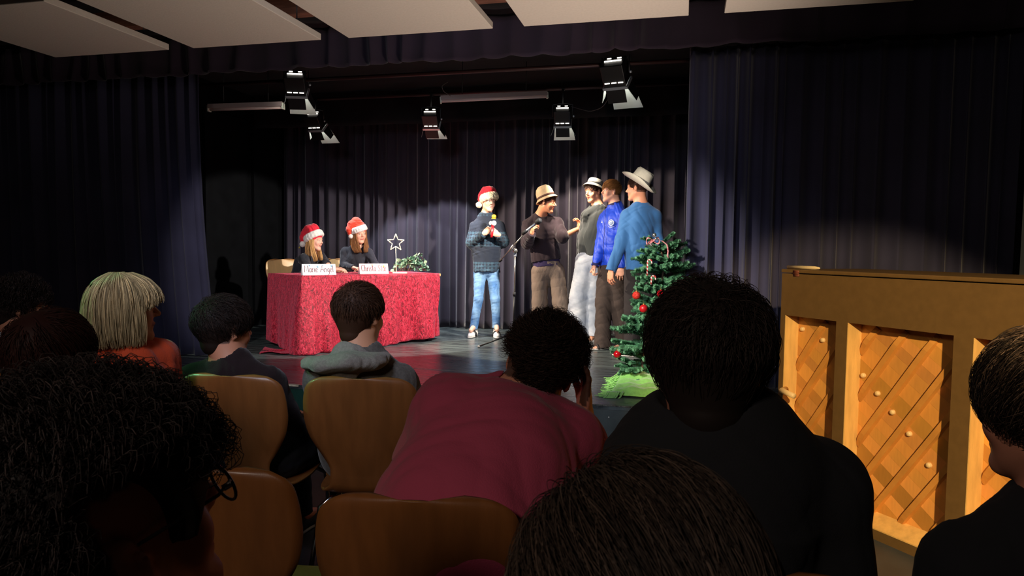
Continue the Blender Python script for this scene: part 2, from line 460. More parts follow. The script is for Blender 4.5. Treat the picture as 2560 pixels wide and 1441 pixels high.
# ---------------------------------------------------------------- curtains
def velvet(name, col, sheen=0.35):
    m = M(name, col, 0.9, noise=(1.7, 0.16), sheen=sheen, bump=(160, 0.12)); return m
m_curt = velvet('indigo_velvet', (50, 50, 76))
m_curtb = velvet('aubergine_velvet', (48, 42, 54))
m_val = velvet('plum_velvet', (46, 34, 50))
def drape(name, x0, x1, y, z0, z1, pitch, amp, seed, mat, label, flare=0.0, hem=0.0, rows=26, lean=0.0, xskew=0.0):
    rs = np.random.default_rng(seed)
    n = int((x1-x0)/0.009)+2; x = np.linspace(x0, x1, n)
    # fold positions with uneven spacing, each fold of its own depth
    knots = [x0-0.2]
    while knots[-1] < x1+0.2: knots.append(knots[-1]+pitch*rs.uniform(0.5, 1.6))
    knots = np.array(knots); dep = rs.uniform(0.35, 1.0, len(knots)); shp = rs.uniform(-0.25, 0.25, len(knots))
    z = np.linspace(z0, z1, rows); V = np.zeros((n, rows, 3))
    for j, zz in enumerate(z):
        t = (zz-z0)/(z1-z0)
        kk = knots+shp*pitch*(1-t)*0.5
        i = np.clip(np.searchsorted(kk, x)-1, 0, len(kk)-2)
        u = (x-kk[i])/(kk[i+1]-kk[i]+1e-6)
        prof = 0.5-0.5*np.cos(2*np.pi*np.clip(u, 0, 1))
        d = dep[i]
        a = amp*(1.0+0.25*(1-t))*d
        side = 0.02*np.sin(x*7+seed+2*t)
        V[:, j, 0] = x + 0.016*np.sin(2*np.pi*u)*(1-0.4*t) + xskew*(1-t)**2*((x-x0)/(x1-x0)-0.0)
        V[:, j, 1] = y - a*prof + side + lean*(1-t)
        V[:, j, 2] = zz + (hem*0.006*np.sin(x*23+seed)*(1-sm(t, 0, 0.1)) if hem else 0)
    o = obj(name, V.reshape(-1, 3), grid_faces(n, rows), mat)
    solid(o, 0.004)
    tag(o, label, 'curtain')
    return o
xl = at_y(527, 560, YC)[0]; xr = at_y(1711, 560, YC)[0]
drape('stage_curtain', XL+0.1, xl-0.10, YC, STAGE+0.005, 3.02, 0.13, 0.085, 3, m_curt, 'indigo velvet house curtain gathered at the left side of the stage opening', xskew=0.16)
drape('stage_curtain', xr, XR-0.04, YC, STAGE+0.005, 2.99, 0.115, 0.075, 5, m_curt, 'indigo velvet house curtain closed behind the piano, right of the stage opening')
drape('curtain_valance', XL+0.1, XR-0.04, YC-0.16, 2.955, 3.30, 0.24, 0.05, 8, m_val, 'gathered plum velvet valance hanging across the top of the stage', hem=1.0, rows=12)
drape('backdrop_curtain', -5.45, 1.6, YB, STAGE+0.004, 3.15, 0.12, 0.085, 11, m_curtb, 'aubergine velvet backdrop curtain behind the performers and the table')
drape('border_curtain', -5.45, 1.6, 8.05, 2.92, 3.33, 0.5, 0.02, 17, M('black_border_cloth', (17, 16, 20), 0.95), 'flat black border cloth hanging above the backdrop curtain', rows=8)

# white door frame at the right wall, seen past the curtain edge
m_white = M('white_painted_wood', (205, 212, 200), 0.5, noise=(4, 0.05))
c0 = at_y(2543, 690, 5.45); c1 = at_y(2556, 290, 5.45)
dz = slab('door_1', c0[0], XR, 5.2, 5.42, 0.0, 1.98, m_white); struct(dz)
MB().box((XR-0.02, 5.44, 0.98), (0.02, 0.02, 0.96)).obj('door_leaf', M('pale_green_door', (120, 140, 125), 0.5, noise=(3, 0.1)), parent=dz, smooth=False)

# ---------------------------------------------------------------- ceiling sound panels
m_panel = M('off_white_sound_panel', (200, 192, 180), 0.85, noise=(60, 0.03), bump=(90, 0.1))
m_cable = M('thin_dark_wire', (40, 40, 40), 0.5)
lab = {-1: 'darkest off-white ceiling sound panel, at the left end of the row over the stage edge',
       0: 'off-white ceiling sound panel above the left house curtain, second from the left',
       1: 'off-white ceiling sound panel over the table, middle of the five above the stage edge',
       2: 'off-white ceiling sound panel over the boys, second from the right above the stage edge',
       3: 'off-white ceiling sound panel above the piano, last of the row on the right'}
labr = {0: 'off-white ceiling sound panel of the nearer row, cut by the top left corner',
        1: 'off-white ceiling sound panel of the nearer row, left of the grey lamp patch'}
PZ = 2.88
def sound_panel(x0, x1, y0, y1, label):
    t = thing('sound_panel', ((x0+x1)/2, y1, PZ), label, 'ceiling panel', 'white sound panels under the ceiling')
    b = MB().box(((x0+x1)/2, (y0+y1)/2, PZ+0.022), ((x1-x0)/2, (y1-y0)/2, 0.022)).obj('board', m_panel, t, smooth=False)
    bevel(b, 0.004)
    for sx in (x0+0.12, x1-0.12):
        for sy in (y0+0.12, y1-0.12):
            MB().tube([(sx, sy, PZ+0.04), (sx, sy, ZT)], 0.004, 6).obj('hanger', m_cable, t)
    return t
for k in (-1, 0, 1, 2, 3):
    sound_panel(-3.595+1.268*(k), -3.595+1.268*k+1.055, 3.50, 4.56, lab[k])
for k in (0, 1):
    sound_panel(-3.595+1.268*(k-2)+0.2, -3.595+1.268*(k-2)+1.255, 2.30, 3.36, labr[k] if k == 0 else labr[1])
# slim white batten on the side of the left-most panel
bt = MB().tube([CP(180, 27, 4.75), CP(412, 118, 5.35)], 0.016, 8).obj('cable_duct', m_white); tag(bt, 'thin pale duct running along the right edge of the left-most ceiling panel', 'duct')
# timber joists glimpsed between the panels
m_joist = M('reddish_timber', (120, 78, 60), 0.7, noise=(5, 0.25), stretch=(1, 8, 8))
for k, y in enumerate((3.9, 4.95)):
    q = slab('trim_%d' % (k+14), XL, XR, y, y+0.10, 3.22, 3.35, m_joist); struct(q)

# ---------------------------------------------------------------- lighting bars and lamps
m_bar = M('dull_red_brown_pipe', (64, 40, 40), 0.45, metal=0.3)
m_lampblack = M('black_enamel', (14, 14, 15), 0.45)
m_alu = M('bright_bare_metal', (190, 195, 200), 0.3, metal=0.6)
m_hot = M('hot_glow', (255, 250, 240), 0.5, emit=((255, 247, 235), 3.0))
def bar(a, b, r, label, name='lighting_bar', mm=None):
    o = MB().tube([a, b], r, 12).obj(name, mm or m_bar); return tag(o, label, 'bar')
ZN, ZF = at_y(1080, 184, NB_Y)[2], at_y(1080, 236, FB_Y)[2]
bar((-5.5, NB_Y, ZN), (1.6, NB_Y, ZN), 0.018, 'upper red-brown lighting bar just under the valance')
bar((-5.5, FB_Y, ZF), (1.6, FB_Y, ZF), 0.018, 'lower red-brown lighting bar above the small stage lamps')
def batten(px0, py0, px1, py1, d0, d1, label):
    a = CP(px0, py0, d0); b = CP(px1, py1, d1)
    v = nrm(b-a); up = nrm(ZZ-v*np.dot(ZZ, v)); sd = np.cross(v, up)
    t = thing('batten_light', (a+b)/2, label, 'light')
    MB().box((a+b)/2+up*0.02, (np.linalg.norm(b-a)/2, 0.035, 0.022), (v, sd, up)).obj('housing', M('grey_white_housing', (150, 135, 135), 0.5), t, smooth=False)
    MB().tube([a-up*0.008, b-up*0.008], 0.017, 10).obj('tube', M('unlit_tube', (205, 185, 180), 0.3), t)
    for q_ in (.2, .8):
        h_ = a*(1-q_)+b*q_; MB().tube([h_+up*.03, (h_[0], h_[1], ZT)], .004, 6).obj('hanger', m_cable, t)
    for e in (a, b): MB().box(e+up*0.0, (0.008, 0.03, 0.03), (v, sd, up)).obj('end_cap', m_white, t, smooth=False)
    return t
batten(1102, 251, 1368, 239, 7.15, 7.25, 'unlit white batten light hanging over the middle of the stage')
batten(523, 272, 708, 266, 7.1, 7.05, 'dim unlit batten light at the left, beside the house curtain')

def stage_lamp(k, yaw_extra, s, label, bands=3, side_open=0.35):
    c, f = FIX[k]
    r = nrm(np.cross(f, ZZ)); u = np.cross(r, f)
    t = thing('stage_lamp', c, label, 'stage lamp', 'black stage lamps with barn doors')
    ax = (r, f, u)
    hb = MB().box(c-f*0.06*s, (0.10*s, 0.10*s, 0.085*s), ax)
    for q in (-1, 0, 1): hb.box(c-f*0.06*s+u*0.092*s+f*0.05*q*s, (0.095*s, 0.012*s, 0.012*s), ax)
    o = hb.obj('housing', m_lampblack, t, smooth=False); bevel(o, 0.006)
    # vents where the lamp glows through
    for q in range(bands):
        w = 0.022*s
        MB().box(c-u*0.060*s+f*0.012*s-f*0.016*s+r*(q-(bands-1)/2)*0.06*s-u*0.027*s, (w, 0.004, 0.0035), ax).obj('glowing_vent', m_hot, t, smooth=False)
    MB().box(c-f*0.165*s+u*0.0*s, (0.075*s, 0.003, 0.007*s), ax).obj('glowing_slot', m_hot, t, smooth=False)
    for q in (-1, 1): MB().box(c-f*0.163*s+r*0.045*s*q+u*0.05*s, (0.018*s, 0.003, 0.004*s), ax).obj('glowing_vent', m_hot, t, smooth=False)
    # lens
    MB().box(c+f*0.045*s, (0.07*s, 0.004, 0.055*s), ax).obj('lens', m_lens, t, smooth=False)
    MB().box(c+f*0.05*s+u*0.085*s, (0.108*s, 0.012*s, 0.006*s), ax).box(c+f*0.05*s-u*0.085*s, (0.108*s, 0.012*s, 0.006*s), ax)\
        .box(c+f*0.05*s+r*0.105*s, (0.006*s, 0.012*s, 0.09*s), ax).box(c+f*0.05*s-r*0.105*s, (0.006*s, 0.012*s, 0.09*s), ax).obj('front_frame', m_alu, t, smooth=False)
    # barn doors: tapered leaves hinged on the front frame
    def leaf(edge, outw, half, ang, L, flare):
        hc = c+f*0.055*s+edge*s
        d = nrm(f*math.cos(ang)+outw*math.sin(ang)); w = nrm(np.cross(d, outw)); th = np.cross(w, d)
        poly = [hc-w*half*s, hc+w*half*s, hc+d*L*s+w*(half+flare)*s, hc+d*L*s-w*(half+flare)*s]
        inn = th if np.dot(th, outw) < 0 else -th
        q = MB().prism(poly, inn*0.003).obj('barn_door', m_lampblack, t, smooth=False)
        q2 = MB().prism([p_+inn*0.0035 for p_ in poly], inn*0.0015).obj('lining', m_lining, q, smooth=False)
        return q
    leaf(-u*0.09, -u, 0.085, 0.06, 0.13, 0.000)
    leaf(u*0.09, u, 0.098, 0.20, 0.34, 0.040)
    leaf(-r*0.108, -r, 0.075, side_open, 0.15, -0.02)
    leaf(r*0.108, r, 0.075, side_open, 0.15, -0.02)
    # yoke and clamp
    zb_, yb_ = (ZN, NB_Y) if c[1] < 7 else (ZF, FB_Y)
    top = np.array([c[0]-f[0]*.05*s, c[1]-f[1]*.05*s, min(c[2]+0.19*s, zb_-.03)])
    yk = [c-f*0.05*s+r*0.122*s, c-f*0.05*s+r*0.122*s+ZZ*0.14*s, top+r*0.05*s, top-r*0.05*s, c-f*0.05*s-r*0.122*s+ZZ*0.14*s, c-f*0.05*s-r*0.122*s]
    MB().tube(yk, 0.008*s, 8).obj('yoke', m_lampblack, t)
    MB().tube([top, (top[0], top[1], zb_-.02), (top[0], yb_, zb_)], 0.011, 8).obj('clamp', m_lampblack, t)
    MB().lathe((top[0]-.02, yb_, zb_), [(.024, 0), (.024, .04)], (1, 0, 0), 14).obj('clamp_ring', m_lampblack, t)
    MB().ball(c-f*0.05*s+r*0.135*s, 0.014*s, 10).obj('knob', m_alu, t)
    return t
m_lens = M('lit_lens', (255, 255, 255), 0.3, emit=((255, 246, 230), 20.0))
m_lining = M('pale_door_lining', (190, 200, 198), 0.6)
stage_lamp('A', 0, 0.95, 'large black stage lamp with barn doors, front left above the table')
stage_lamp('B', 0, 0.85, 'small black stage lamp hanging behind and below the front left lamp')
stage_lamp('C', 0, 0.85, 'small black stage lamp with raised back plate, left of the long batten light end')
stage_lamp('D', 0, 0.85, 'small black stage lamp right of the long batten light, front leaf dark grey')
stage_lamp('E', 0, 1.0, 'large black stage lamp with wide open barn doors, front right above the boys')
m_wire = M('grey_cable', (70, 66, 66), 0.5)
def wire(pts, r, label):
    P = np.array([CP(*p) for p in pts]); n = len(P); tt = np.linspace(0, n-1, 24)
    Q = np.stack([np.interp(tt, np.arange(n), P[:, i]) for i in range(3)], 1)
    for _ in range(3): Q[1:-1] = (Q[:-2]+Q[1:-1]*2+Q[2:])/4
    return tag(MB().tube(Q, r, 6).obj('cable', m_wire), label, 'cable')
wire([(1120, 205, 6.9), (1104, 215, 6.95), (1108, 228, 7.0), (1126, 240, 7.1)], 0.003, 'thin curled cable above the left end of the long batten light')
wire([(1412, 262, 7.32), (1440, 270, 7.2), (1475, 280, 7.0), (1510, 268, 6.7), (1541, 205, 6.36)], 0.003, 'thin cable sagging between the two right-hand stage lamps')
# ---------------------------------------------------------------- piano seen from behind
PO = np.array([0.55, 4.2, 0.0]); PD = nrm([0.618, -0.786, 0]); PN = np.array([-PD[1]*-1*-1, 0, 0])
PN = nrm([-0.786, -0.618, 0])           # out of the back, towards the hall
def pf(s, z, o=0.0): return PO+PD*s+PN*o+ZZ*z
m_pb = M('brown_lacquer', (104, 80, 46), 0.42, noise=(25, 0.06), bump=(120, 0.04))
m_pin = M('pale_spruce_reveal', (226, 182, 108), 0.5, noise=(9, 0.12), stretch=(3, 3, 0.6), bump=(60, 0.1))
m_rib = M('spruce_rib', (205, 142, 66), 0.45, noise=(8, 0.12), bump=(50, 0.08))
def board_mat():
    m = M('spruce_soundboard', (214, 150, 72), 0.42)
    nt = m.node_tree; N = nt.nodes; L = nt.links; b = N['Principled BSDF']
    at = N.new('ShaderNodeAttribute'); at.attribute_name = 'Col'
    tc = N.new('ShaderNodeTexCoord'); nz = N.new('ShaderNodeTexNoise'); nz.inputs['Scale'].default_value = 14; nz.inputs['Detail'].default_value = 6
    mp = N.new('ShaderNodeMapping'); mp.inputs['Rotation'].default_value = (0, 0.9, 0.9); mp.inputs['Scale'].default_value = (1, 8, 1)
    L.new(tc.outputs['Object'], mp.inputs[0]); L.new(mp.outputs[0], nz.inputs['Vector'])
    mr = N.new('ShaderNodeMapRange'); mr.inputs[3].default_value = 0.86; mr.inputs[4].default_value = 1.12; L.new(nz.outputs['Fac'], mr.inputs[0])
    mx = N.new('ShaderNodeMix'); mx.data_type = 'RGBA'; mx.blend_type = 'MULTIPLY'; mx.inputs[0].default_value = 1
    L.new(at.outputs['Color'], mx.inputs[6]); L.new(mr.outputs[0], mx.inputs[7]); L.new(mx.outputs[2], b.inputs['Base Color'])
    return m
m_board = board_mat()
m_btn = M('pale_turned_wood', (228, 196, 140), 0.45)
piano = thing('upright_piano', PO+PD*0.8-PN*0.0, 'brown upright piano with its open ribbed back towards the audience', 'piano')
PL, PH, TH = 1.62, 1.317, 0.10
fax = (PD, PN, ZZ)
def pbox(m_, s0, s1, z0, z1, o0, o1): return m_.box(pf((s0+s1)/2, (z0+z1)/2, (o0+o1)/2), ((s1-s0)/2, (o1-o0)/2, (z1-z0)/2), fax)
fr = MB()
pbox(fr, 0, PL, 1.056, 1.292, -TH, 0)
for a, b in ((0, 0.034), (0.379, 0.449), (0.997, 1.084), (PL-0.05, PL)): pbox(fr, a, b, 0.0, 1.056, -TH, 0)
for a, b in ((0.034, 0.379), (0.449, 0.997), (1.084, PL-0.05)): pbox(fr, a, b, 0.0, 0.05, -TH, 0)
o = fr.obj('back_frame', m_pb, piano, smooth=False)
b = MB(); pbox(b, 0.0, PL, 0.06, 1.292, -0.60, -TH-0.035); b.obj('case', m_pb, piano, smooth=False)
b = MB(); pbox(b, -0.004, PL+0.01, 1.297, PH, -0.62, 0.004); bevel(b.obj('lid', m_pb, piano, smooth=False), 0.004)
b = MB(); pbox(b, 0.05, PL-0.05, 0.0, 0.06, -0.62, -0.20); b.obj('plinth', m_pb, piano, smooth=False)
# hinge on the lid
b = MB(); pbox(b, 0.083, 0.125, 1.300, 1.312, 0.003, 0.006); pbox(b, 0.083, 0.125, 1.278, 1.293, 0.0, 0.003)
b.tube([pf(0.083, 1.2965, 0.006), pf(0.125, 1.2965, 0.006)], 0.004, 8); b.obj('hinge', M('coppery_hinge', (120, 66, 46), 0.5, metal=0.2), piano)
# bright reveals lining each bay
bays = ((0.034, 0.379), (0.449, 0.997), (1.084, PL-0.05))
for a, c in bays:
    b = MB(); pbox(b, a, a+0.004, 0.05, 1.056, -TH, 0.0005)
    pbox(b, a, c, 0.05, 0.056, -TH, 0.0005)
    # chamfered lower sill
    b.prism([pf(a+0.004, 0.056, 0.0), pf(a+0.004, 0.056, -TH), pf(a+0.004, 0.10, -TH)], PD*(c-a-0.008))
    b.obj('reveal', m_pin, piano, smooth=False)
# soundboard: planks glued side by side on the diagonal
V = []; Q = []; C_ = []; rs = np.random.default_rng(4)
pd = nrm([1.52, -1.0]); pn = np.array([-pd[1], pd[0]])  # plank direction in (s, z)
k = 0
def clip(poly, p0, n):
    out = []
    for i in range(len(poly)):
        a, b2 = poly[i], poly[(i+1) % len(poly)]; da, db = np.dot(a-p0, n), np.dot(b2-p0, n)
        if da >= 0: out.append(a)
        if da*db < 0: out.append(a+(b2-a)*da/(da-db))
    return out
b = MB(); cols = []
for a, c in bays:
    w0 = -1.3; i = 0
    while w0 < 2.2:
        w = rs.uniform(0.05, 0.085); tone = rs.uniform(0.68, 1.25)
        base = np.array(lin((212, 150, 74)))*tone*np.array([1, rs.uniform(0.94, 1.05), rs.uniform(0.85, 1.1)])
        poly = [np.array(q_, float) for q_ in ((a, 0.05), (c, 0.05), (c, 1.056), (a, 1.056))]
        poly = clip(poly, pn*w0, pn)
        if len(poly) > 2: poly = clip(poly, pn*(w0+w), -pn)
        if len(poly) > 2:
            n0 = b.n; P = [pf(q_[0], q_[1], -TH+0.001-0.0006*(i % 2)) for q_ in poly]
            b.add(P+[np.mean(P, 0)], None, [(len(P), j, (j+1) % len(P)) for j in range(len(P))]); cols += [base]*(len(P)+1)
        w0 += w; i += 1
Vb, Fb = b.faces()
obj('soundboard', Vb, Fb, m_board, piano, col=np.array(cols), smooth=False)
b = MB(); pbox(b, 0.034, PL-0.05, 0.05, 1.056, -TH-0.03, -TH-0.002); b.obj('soundboard_backing', m_rib, piano, smooth=False)
# ribs crossing the planks, ends scooped thinner
rd = nrm([1, 1.52]); rn = np.array([-rd[1], rd[0]])
for sx in np.arange(-0.62, 2.0, 0.158):
    for a, c in bays:
        # central line passes (sx, 0.7)
        ts = []
        for (q0, n0) in ((np.array([a+0.004, 0]), np.array([1., 0])), (np.array([c-0.004, 0]), np.array([-1., 0])), (np.array([0, 0.075]), np.array([0., 1])), (np.array([0, 1.035]), np.array([0., -1]))):
            ts.append((q0, n0))
        t0, t1 = -3., 3.; p0 = np.array([sx, 0.7])
        for q0, n0 in ts:
            dn = np.dot(rd, n0); dd = np.dot(p0-q0, n0)
            if abs(dn) < 1e-6: continue
            tc_ = -dd/dn
            if dn > 0: t0 = max(t0, tc_)
            else: t1 = min(t1, tc_)
        if t1-t0 < 0.10: continue
        n = 18; tt = np.linspace(t0, t1, n); sec = []
        for t in tt:
            h_ = 0.026*min(1, 0.25+min(t-t0, t1-t)/0.07*0.75)
            q0 = p0+rd*t
            for (w, hh) in ((-0.017, 0), (-0.013, h_), (0.013, h_), (0.017, 0)):
                q = q0+rn*w; q[0] = min(max(q[0], a+0.002), c-0.002)
                sec.append(pf(q[0], q[1], -TH+hh))
        F = [(i*4+j, i*4+j+1, (i+1)*4+j+1, (i+1)*4+j) for i in range(n-1) for j in range(3)]
        F += [(0, 1, 2, 3), (n*4-1, n*4-2, n*4-3, n*4-4)]
        obj('rib', sec, np.array(F), m_rib, piano, smooth=False)
for s_, z in ((0.072, 0.977), (0.215, 0.932), (0.477, 0.782), (0.564, 0.705), (0.65, 0.628), (0.743, 0.543), (0.848, 0.42), (1.103, 0.178), (1.2, 0.6), (1.3, 0.5)):
    MB().lathe(pf(s_, z, -TH), [(0.013, 0), (0.013, 0.008), (0.0115, 0.014), (0.007, 0.0175), (0.0001, 0.018)], PN, 16).obj('button', m_btn, piano)
# carrying handle
h0, h1 = pf(0.012, 0.640, -0.02), pf(0.150, 0.622, 0.035)
b = MB().tube([pf(0.036, 0.63, -0.02), pf(0.060, 0.632, 0.035), pf(0.165, 0.622, 0.05)], [0.017, 0.0155, 0.0145], 14)
b.obj('handle', m_btn, piano)
# stick lying on the lid
a, c = pf(0.012, PH+0.011, -0.03), pf(0.235, PH+0.011, -0.03)
tag(MB().tube([a, a+(c-a)*0.85, a+(c-a)*0.97, c], [0.0105, 0.010, 0.006, 0.002], 12).obj('wooden_stick', M('pale_beech', (232, 208, 158), 0.5)), 'short pale wooden stick lying on the left end of the piano lid', 'stick')

# ---------------------------------------------------------------- table with the red velvet cloth
lat0 = np.array([-2.065, 6.83])
def LD(l, d, z): 
    q = LAT*l+DEP*d; return np.array([q[0], q[1], z])
# depth measured along the camera: level distance is a hair more
TA = LD(-2.065, 6.80, 0); e1 = nrm([0.743, 0.669]); e2 = nrm([-0.669, 0.743])
TE1 = LAT*e1[0]+DEP*e1[1]; TE2 = LAT*e2[0]+DEP*e2[1]
TLn, TW, TZ = 1.66, 0.80, 1.115
def tp(u, v, z): return TA+TE1*u+TE2*v+ZZ*z
m_tab = M('pale_beech_tabletop', (214, 170, 110), 0.45, noise=(6, 0.1), stretch=(1, 6, 1))
m_steel = M('grey_steel_tube', (120, 122, 125), 0.35, metal=0.8)
tb = thing('folding_table', tp(TLn/2, TW/2, STAGE), 'long wooden table almost hidden under the red velvet cloth', 'table')
tax = (TE1, TE2, ZZ)
bevel(MB().box(tp((TLn+0.03)/2+0.01, TW/2, TZ-0.018), ((TLn+0.03)/2-0.01, TW/2-0.01, 0.014), tax).obj('tabletop', m_tab, tb, smooth=False), 0.003)
for u in (0.1, TLn-0.1):
    for v in (0.1, TW-0.1): MB().tube([tp(u, v, STAGE), tp(u, v, TZ-0.032)], 0.018, 12).obj('leg', m_steel, tb)
def velvet_red():
    m = M('crushed_red_velvet', (190, 18, 50), 0.5, sheen=0.6)
    nt = m.node_tree; N = nt.nodes; L = nt.links; b = N['Principled BSDF']
    b.inputs['Sheen Tint'].default_value = (1, 0.25, 0.35, 1)
    tc = N.new('ShaderNodeTexCoord'); mp = N.new('ShaderNodeMapping'); mp.inputs['Scale'].default_value = (1, 1, 0.5)
    L.new(tc.outputs['Object'], mp.inputs[0])
    wn = N.new('ShaderNodeTexNoise'); wn.inputs['Scale'].default_value = 22; wn.inputs['Detail'].default_value = 3
    L.new(mp.outputs[0], wn.inputs['Vector'])
    add = N.new('ShaderNodeVectorMath'); add.operation = 'MULTIPLY_ADD'; add.inputs[1].default_value = (0.05, 0.05, 0.05)
    L.new(wn.outputs['Color'], add.inputs[0]); L.new(mp.outputs[0], add.inputs[2])
    vo = N.new('ShaderNodeTexNoise'); vo.inputs['Scale'].default_value = 58; vo.inputs['Detail'].default_value = 6; vo.inputs['Roughness'].default_value = 0.6; vo.inputs['Distortion'].default_value = 1.6
    L.new(add.outputs[0], vo.inputs['Vector'])
    r = N.new('ShaderNodeValToRGB'); r.color_ramp.elements[0].position = 0.40; r.color_ramp.elements[0].color = rgba(lin((104, 2, 22)))
    r.color_ramp.elements[1].position = 0.64; r.color_ramp.elements[1].color = rgba(lin((245, 66, 92)))
    e = r.color_ramp.elements.new(0.5); e.color = rgba(lin((190, 12, 46)))
    L.new(vo.outputs['Fac'], r.inputs[0]); L.new(r.outputs[0], b.inputs['Base Color'])
    bp = N.new('ShaderNodeBump'); bp.inputs['Strength'].default_value = 0.7; bp.inputs['Distance'].default_value = 0.012
    L.new(vo.outputs['Fac'], bp.inputs['Height']); L.new(bp.outputs[0], b.inputs['Normal'])
    return m
m_velvet = velvet_red()
# skirt runs round the table: left end, front, right end
CT = []   # (top point, outward)
def skirt():
    nv = 40; path = []
    n1, n2 = 90, 190
    for i in range(n1): path.append((0, TW*(1-i/n1), -1, 0))
    for i in range(n2): path.append((TLn*i/n2, 0, 0, -1))
    for i in range(n1+1): path.append((TLn, TW*i/n1, 1, 0))
    L_ = TW+TLn+TW
    V = np.zeros((len(path), nv, 3)); s = 0
    pts = np.array([tp(a, b, 0) for a, b, _, _ in path]); out = np.array([TE1*c+TE2*d for _, _, c, d in path])
    for _ in range(10): out[1:-1] = (out[:-2]+out[1:-1]+out[2:])/3
    out /= np.linalg.norm(out, axis=1)[:, None]
    S = np.concatenate([[0], np.cumsum(np.linalg.norm(np.diff(pts, axis=0), axis=1))])
    tang = np.gradient(pts, axis=0); tang /= np.linalg.norm(tang, axis=1)[:, None]
    d1 = S-TW      # distance past the front left corner
    for j in range(nv):
        v = j/(nv-1)
        fold = 0.042*np.sin(S*15+1.2*np.sin(S*5))*sm(v, 0.08, 0.9) + 0.018*np.sin(S*37+2)*sm(v, 0.25, 1.0)
        fold = np.where(d1 < -0.12, fold*0.35, fold)
        # the corner falls in a big soft cone
        cn = np.exp(-(np.abs(d1-0.02)/0.16)**2)*sm(v, 0.0, 1.0)*0.17
        cn2 = np.exp(-(np.abs(d1-0.30)/0.09)**2)*sm(v, 0.1, 1.0)*0.07-np.exp(-(np.abs(d1-0.17)/0.05)**2)*sm(v, 0.1, 1.0)*0.05
        o_ = 0.006+0.02*v+fold+cn+cn2
        # hem height: touches the floor at the front left, lifted elsewhere
        zb = STAGE+0.006+0.05*sm(S, 0.45, 0.0)+0.035*sm(d1, 0.8, TLn)
        z = TZ-(TZ-zb)*v
        rnd = (1-np.cos(np.clip(v*14, 0, np.pi/2)))
        V[:, j, :] = pts+out*(o_)[:, None]*np.minimum(1, v*12)[()] ; V[:, j, 2] = z
    return V.reshape(-1, 3), grid_faces(len(path), nv)
V1, F1 = skirt()
nt_, mt_ = 24, 14
top = np.array([tp(TLn*i/(nt_-1), TW*j/(mt_-1), TZ+0.0005*math.sin(i*1.7)*math.cos(j*2.1)) for i in range(nt_) for j in range(mt_)])
F2 = grid_faces(nt_, mt_)
# the train lying on the floor at the front left corner
tr = []; nu_, nw_ = 60, 24
c0 = at_z(770, 886, STAGE); c1 = at_z(664, 858, STAGE); far = at_z(648, 886, STAGE)
for i in range(nu_):
    u = i/(nu_-1)
    for j in range(nw_):
        w = j/(nw_-1)
        a = at_z(648+112*u, 886-2*math.sin(u*9), STAGE); b_ = at_z(662+118*u, 869+8*math.sin(u*4.2), STAGE)
        # a split between two tongues of cloth
        q = a*(1-w)+b_*w
        h_ = 0.016*(0.5+0.5*math.sin(w*9+u*5))*(0.35+0.65*math.sin(min(u*2.5, 1)*math.pi/2))+0.05*u*u*math.sin(w*math.pi)+0.003
        if abs(w-0.5) < 0.10 and u < 0.55: h_ = -0.004
        tr.append((q[0], q[1], STAGE+h_))
F3 = grid_faces(nu_, nw_)
allV = np.vstack([V1, top, np.array(tr)])
allF = np.vstack([F1, F2+len(V1), F3+len(V1)+len(top)])
cloth = obj('tablecloth', allV, allF, m_velvet, base=tp(TLn/2, TW/2, STAGE)); solid(cloth, 0.003)
tag(cloth, 'crimson crushed velvet cloth draped over the table and trailing on the stage floor', 'tablecloth')

# ---------------------------------------------------------------- name cards with handwriting
GL = {  # strokes in a unit box: x 0..w, y 0..1 cap height, lower case x-height 0.6
 'M': (0.75, [[(0, 0), (0.08, 1), (0.36, 0.25), (0.62, 1), (0.72, 0)]]),
 'A': (0.7, [[(0, 0), (0.35, 1), (0.68, 0)], [(0.12, 0.35), (0.55, 0.38)]]),
 'C': (0.6, [[(0.55, 0.82), (0.38, 1), (0.12, 0.85), (0.03, 0.5), (0.12, 0.12), (0.35, 0), (0.55, 0.18)]]),
 'S': (0.5, [[(0.45, 0.88), (0.28, 1), (0.08, 0.85), (0.12, 0.62), (0.36, 0.42), (0.4, 0.15), (0.2, 0), (0.02, 0.1)]]),
 'a': (0.42, [[(0.34, 0.5), (0.18, 0.58), (0.04, 0.36), (0.06, 0.08), (0.2, 0), (0.34, 0.16), (0.35, 0.56), (0.35, 0.1), (0.41, 0)]]),
 'r': (0.32, [[(0.04, 0.56), (0.06, 0)], [(0.06, 0.35), (0.16, 0.54), (0.29, 0.55)]]),
 'i': (0.18, [[(0.06, 0.56), (0.08, 0.05), (0.14, 0)], [(0.06, 0.74), (0.075, 0.78)]]),
 'e': (0.38, [[(0.05, 0.28), (0.33, 0.34), (0.28, 0.54), (0.14, 0.57), (0.04, 0.34), (0.08, 0.06), (0.22, 0), (0.36, 0.1)]]),
 'n': (0.42, [[(0.04, 0.56), (0.05, 0)], [(0.05, 0.38), (0.18, 0.57), (0.32, 0.48), (0.33, 0.08), (0.39, 0)]]),
 'g': (0.42, [[(0.34, 0.5), (0.18, 0.57), (0.05, 0.36), (0.08, 0.08), (0.2, 0.02), (0.34, 0.2), (0.35, 0.56), (0.33, -0.28), (0.16, -0.4), (0.03, -0.26)]]),
 'l': (0.2, [[(0.06, 1), (0.07, 0.08), (0.16, 0)]]),
 'h': (0.42, [[(0.05, 1), (0.06, 0)], [(0.06, 0.38), (0.2, 0.57), (0.32, 0.46), (0.34, 0)]]),
 's': (0.34, [[(0.29, 0.52), (0.15, 0.58), (0.06, 0.44), (0.25, 0.24), (0.22, 0.02), (0.04, 0.04)]]),
 't': (0.3, [[(0.14, 0.95), (0.13, 0.1), (0.24, 0)], [(0.0, 0.66), (0.28, 0.7)]]),
 ' ': (0.34, [])}
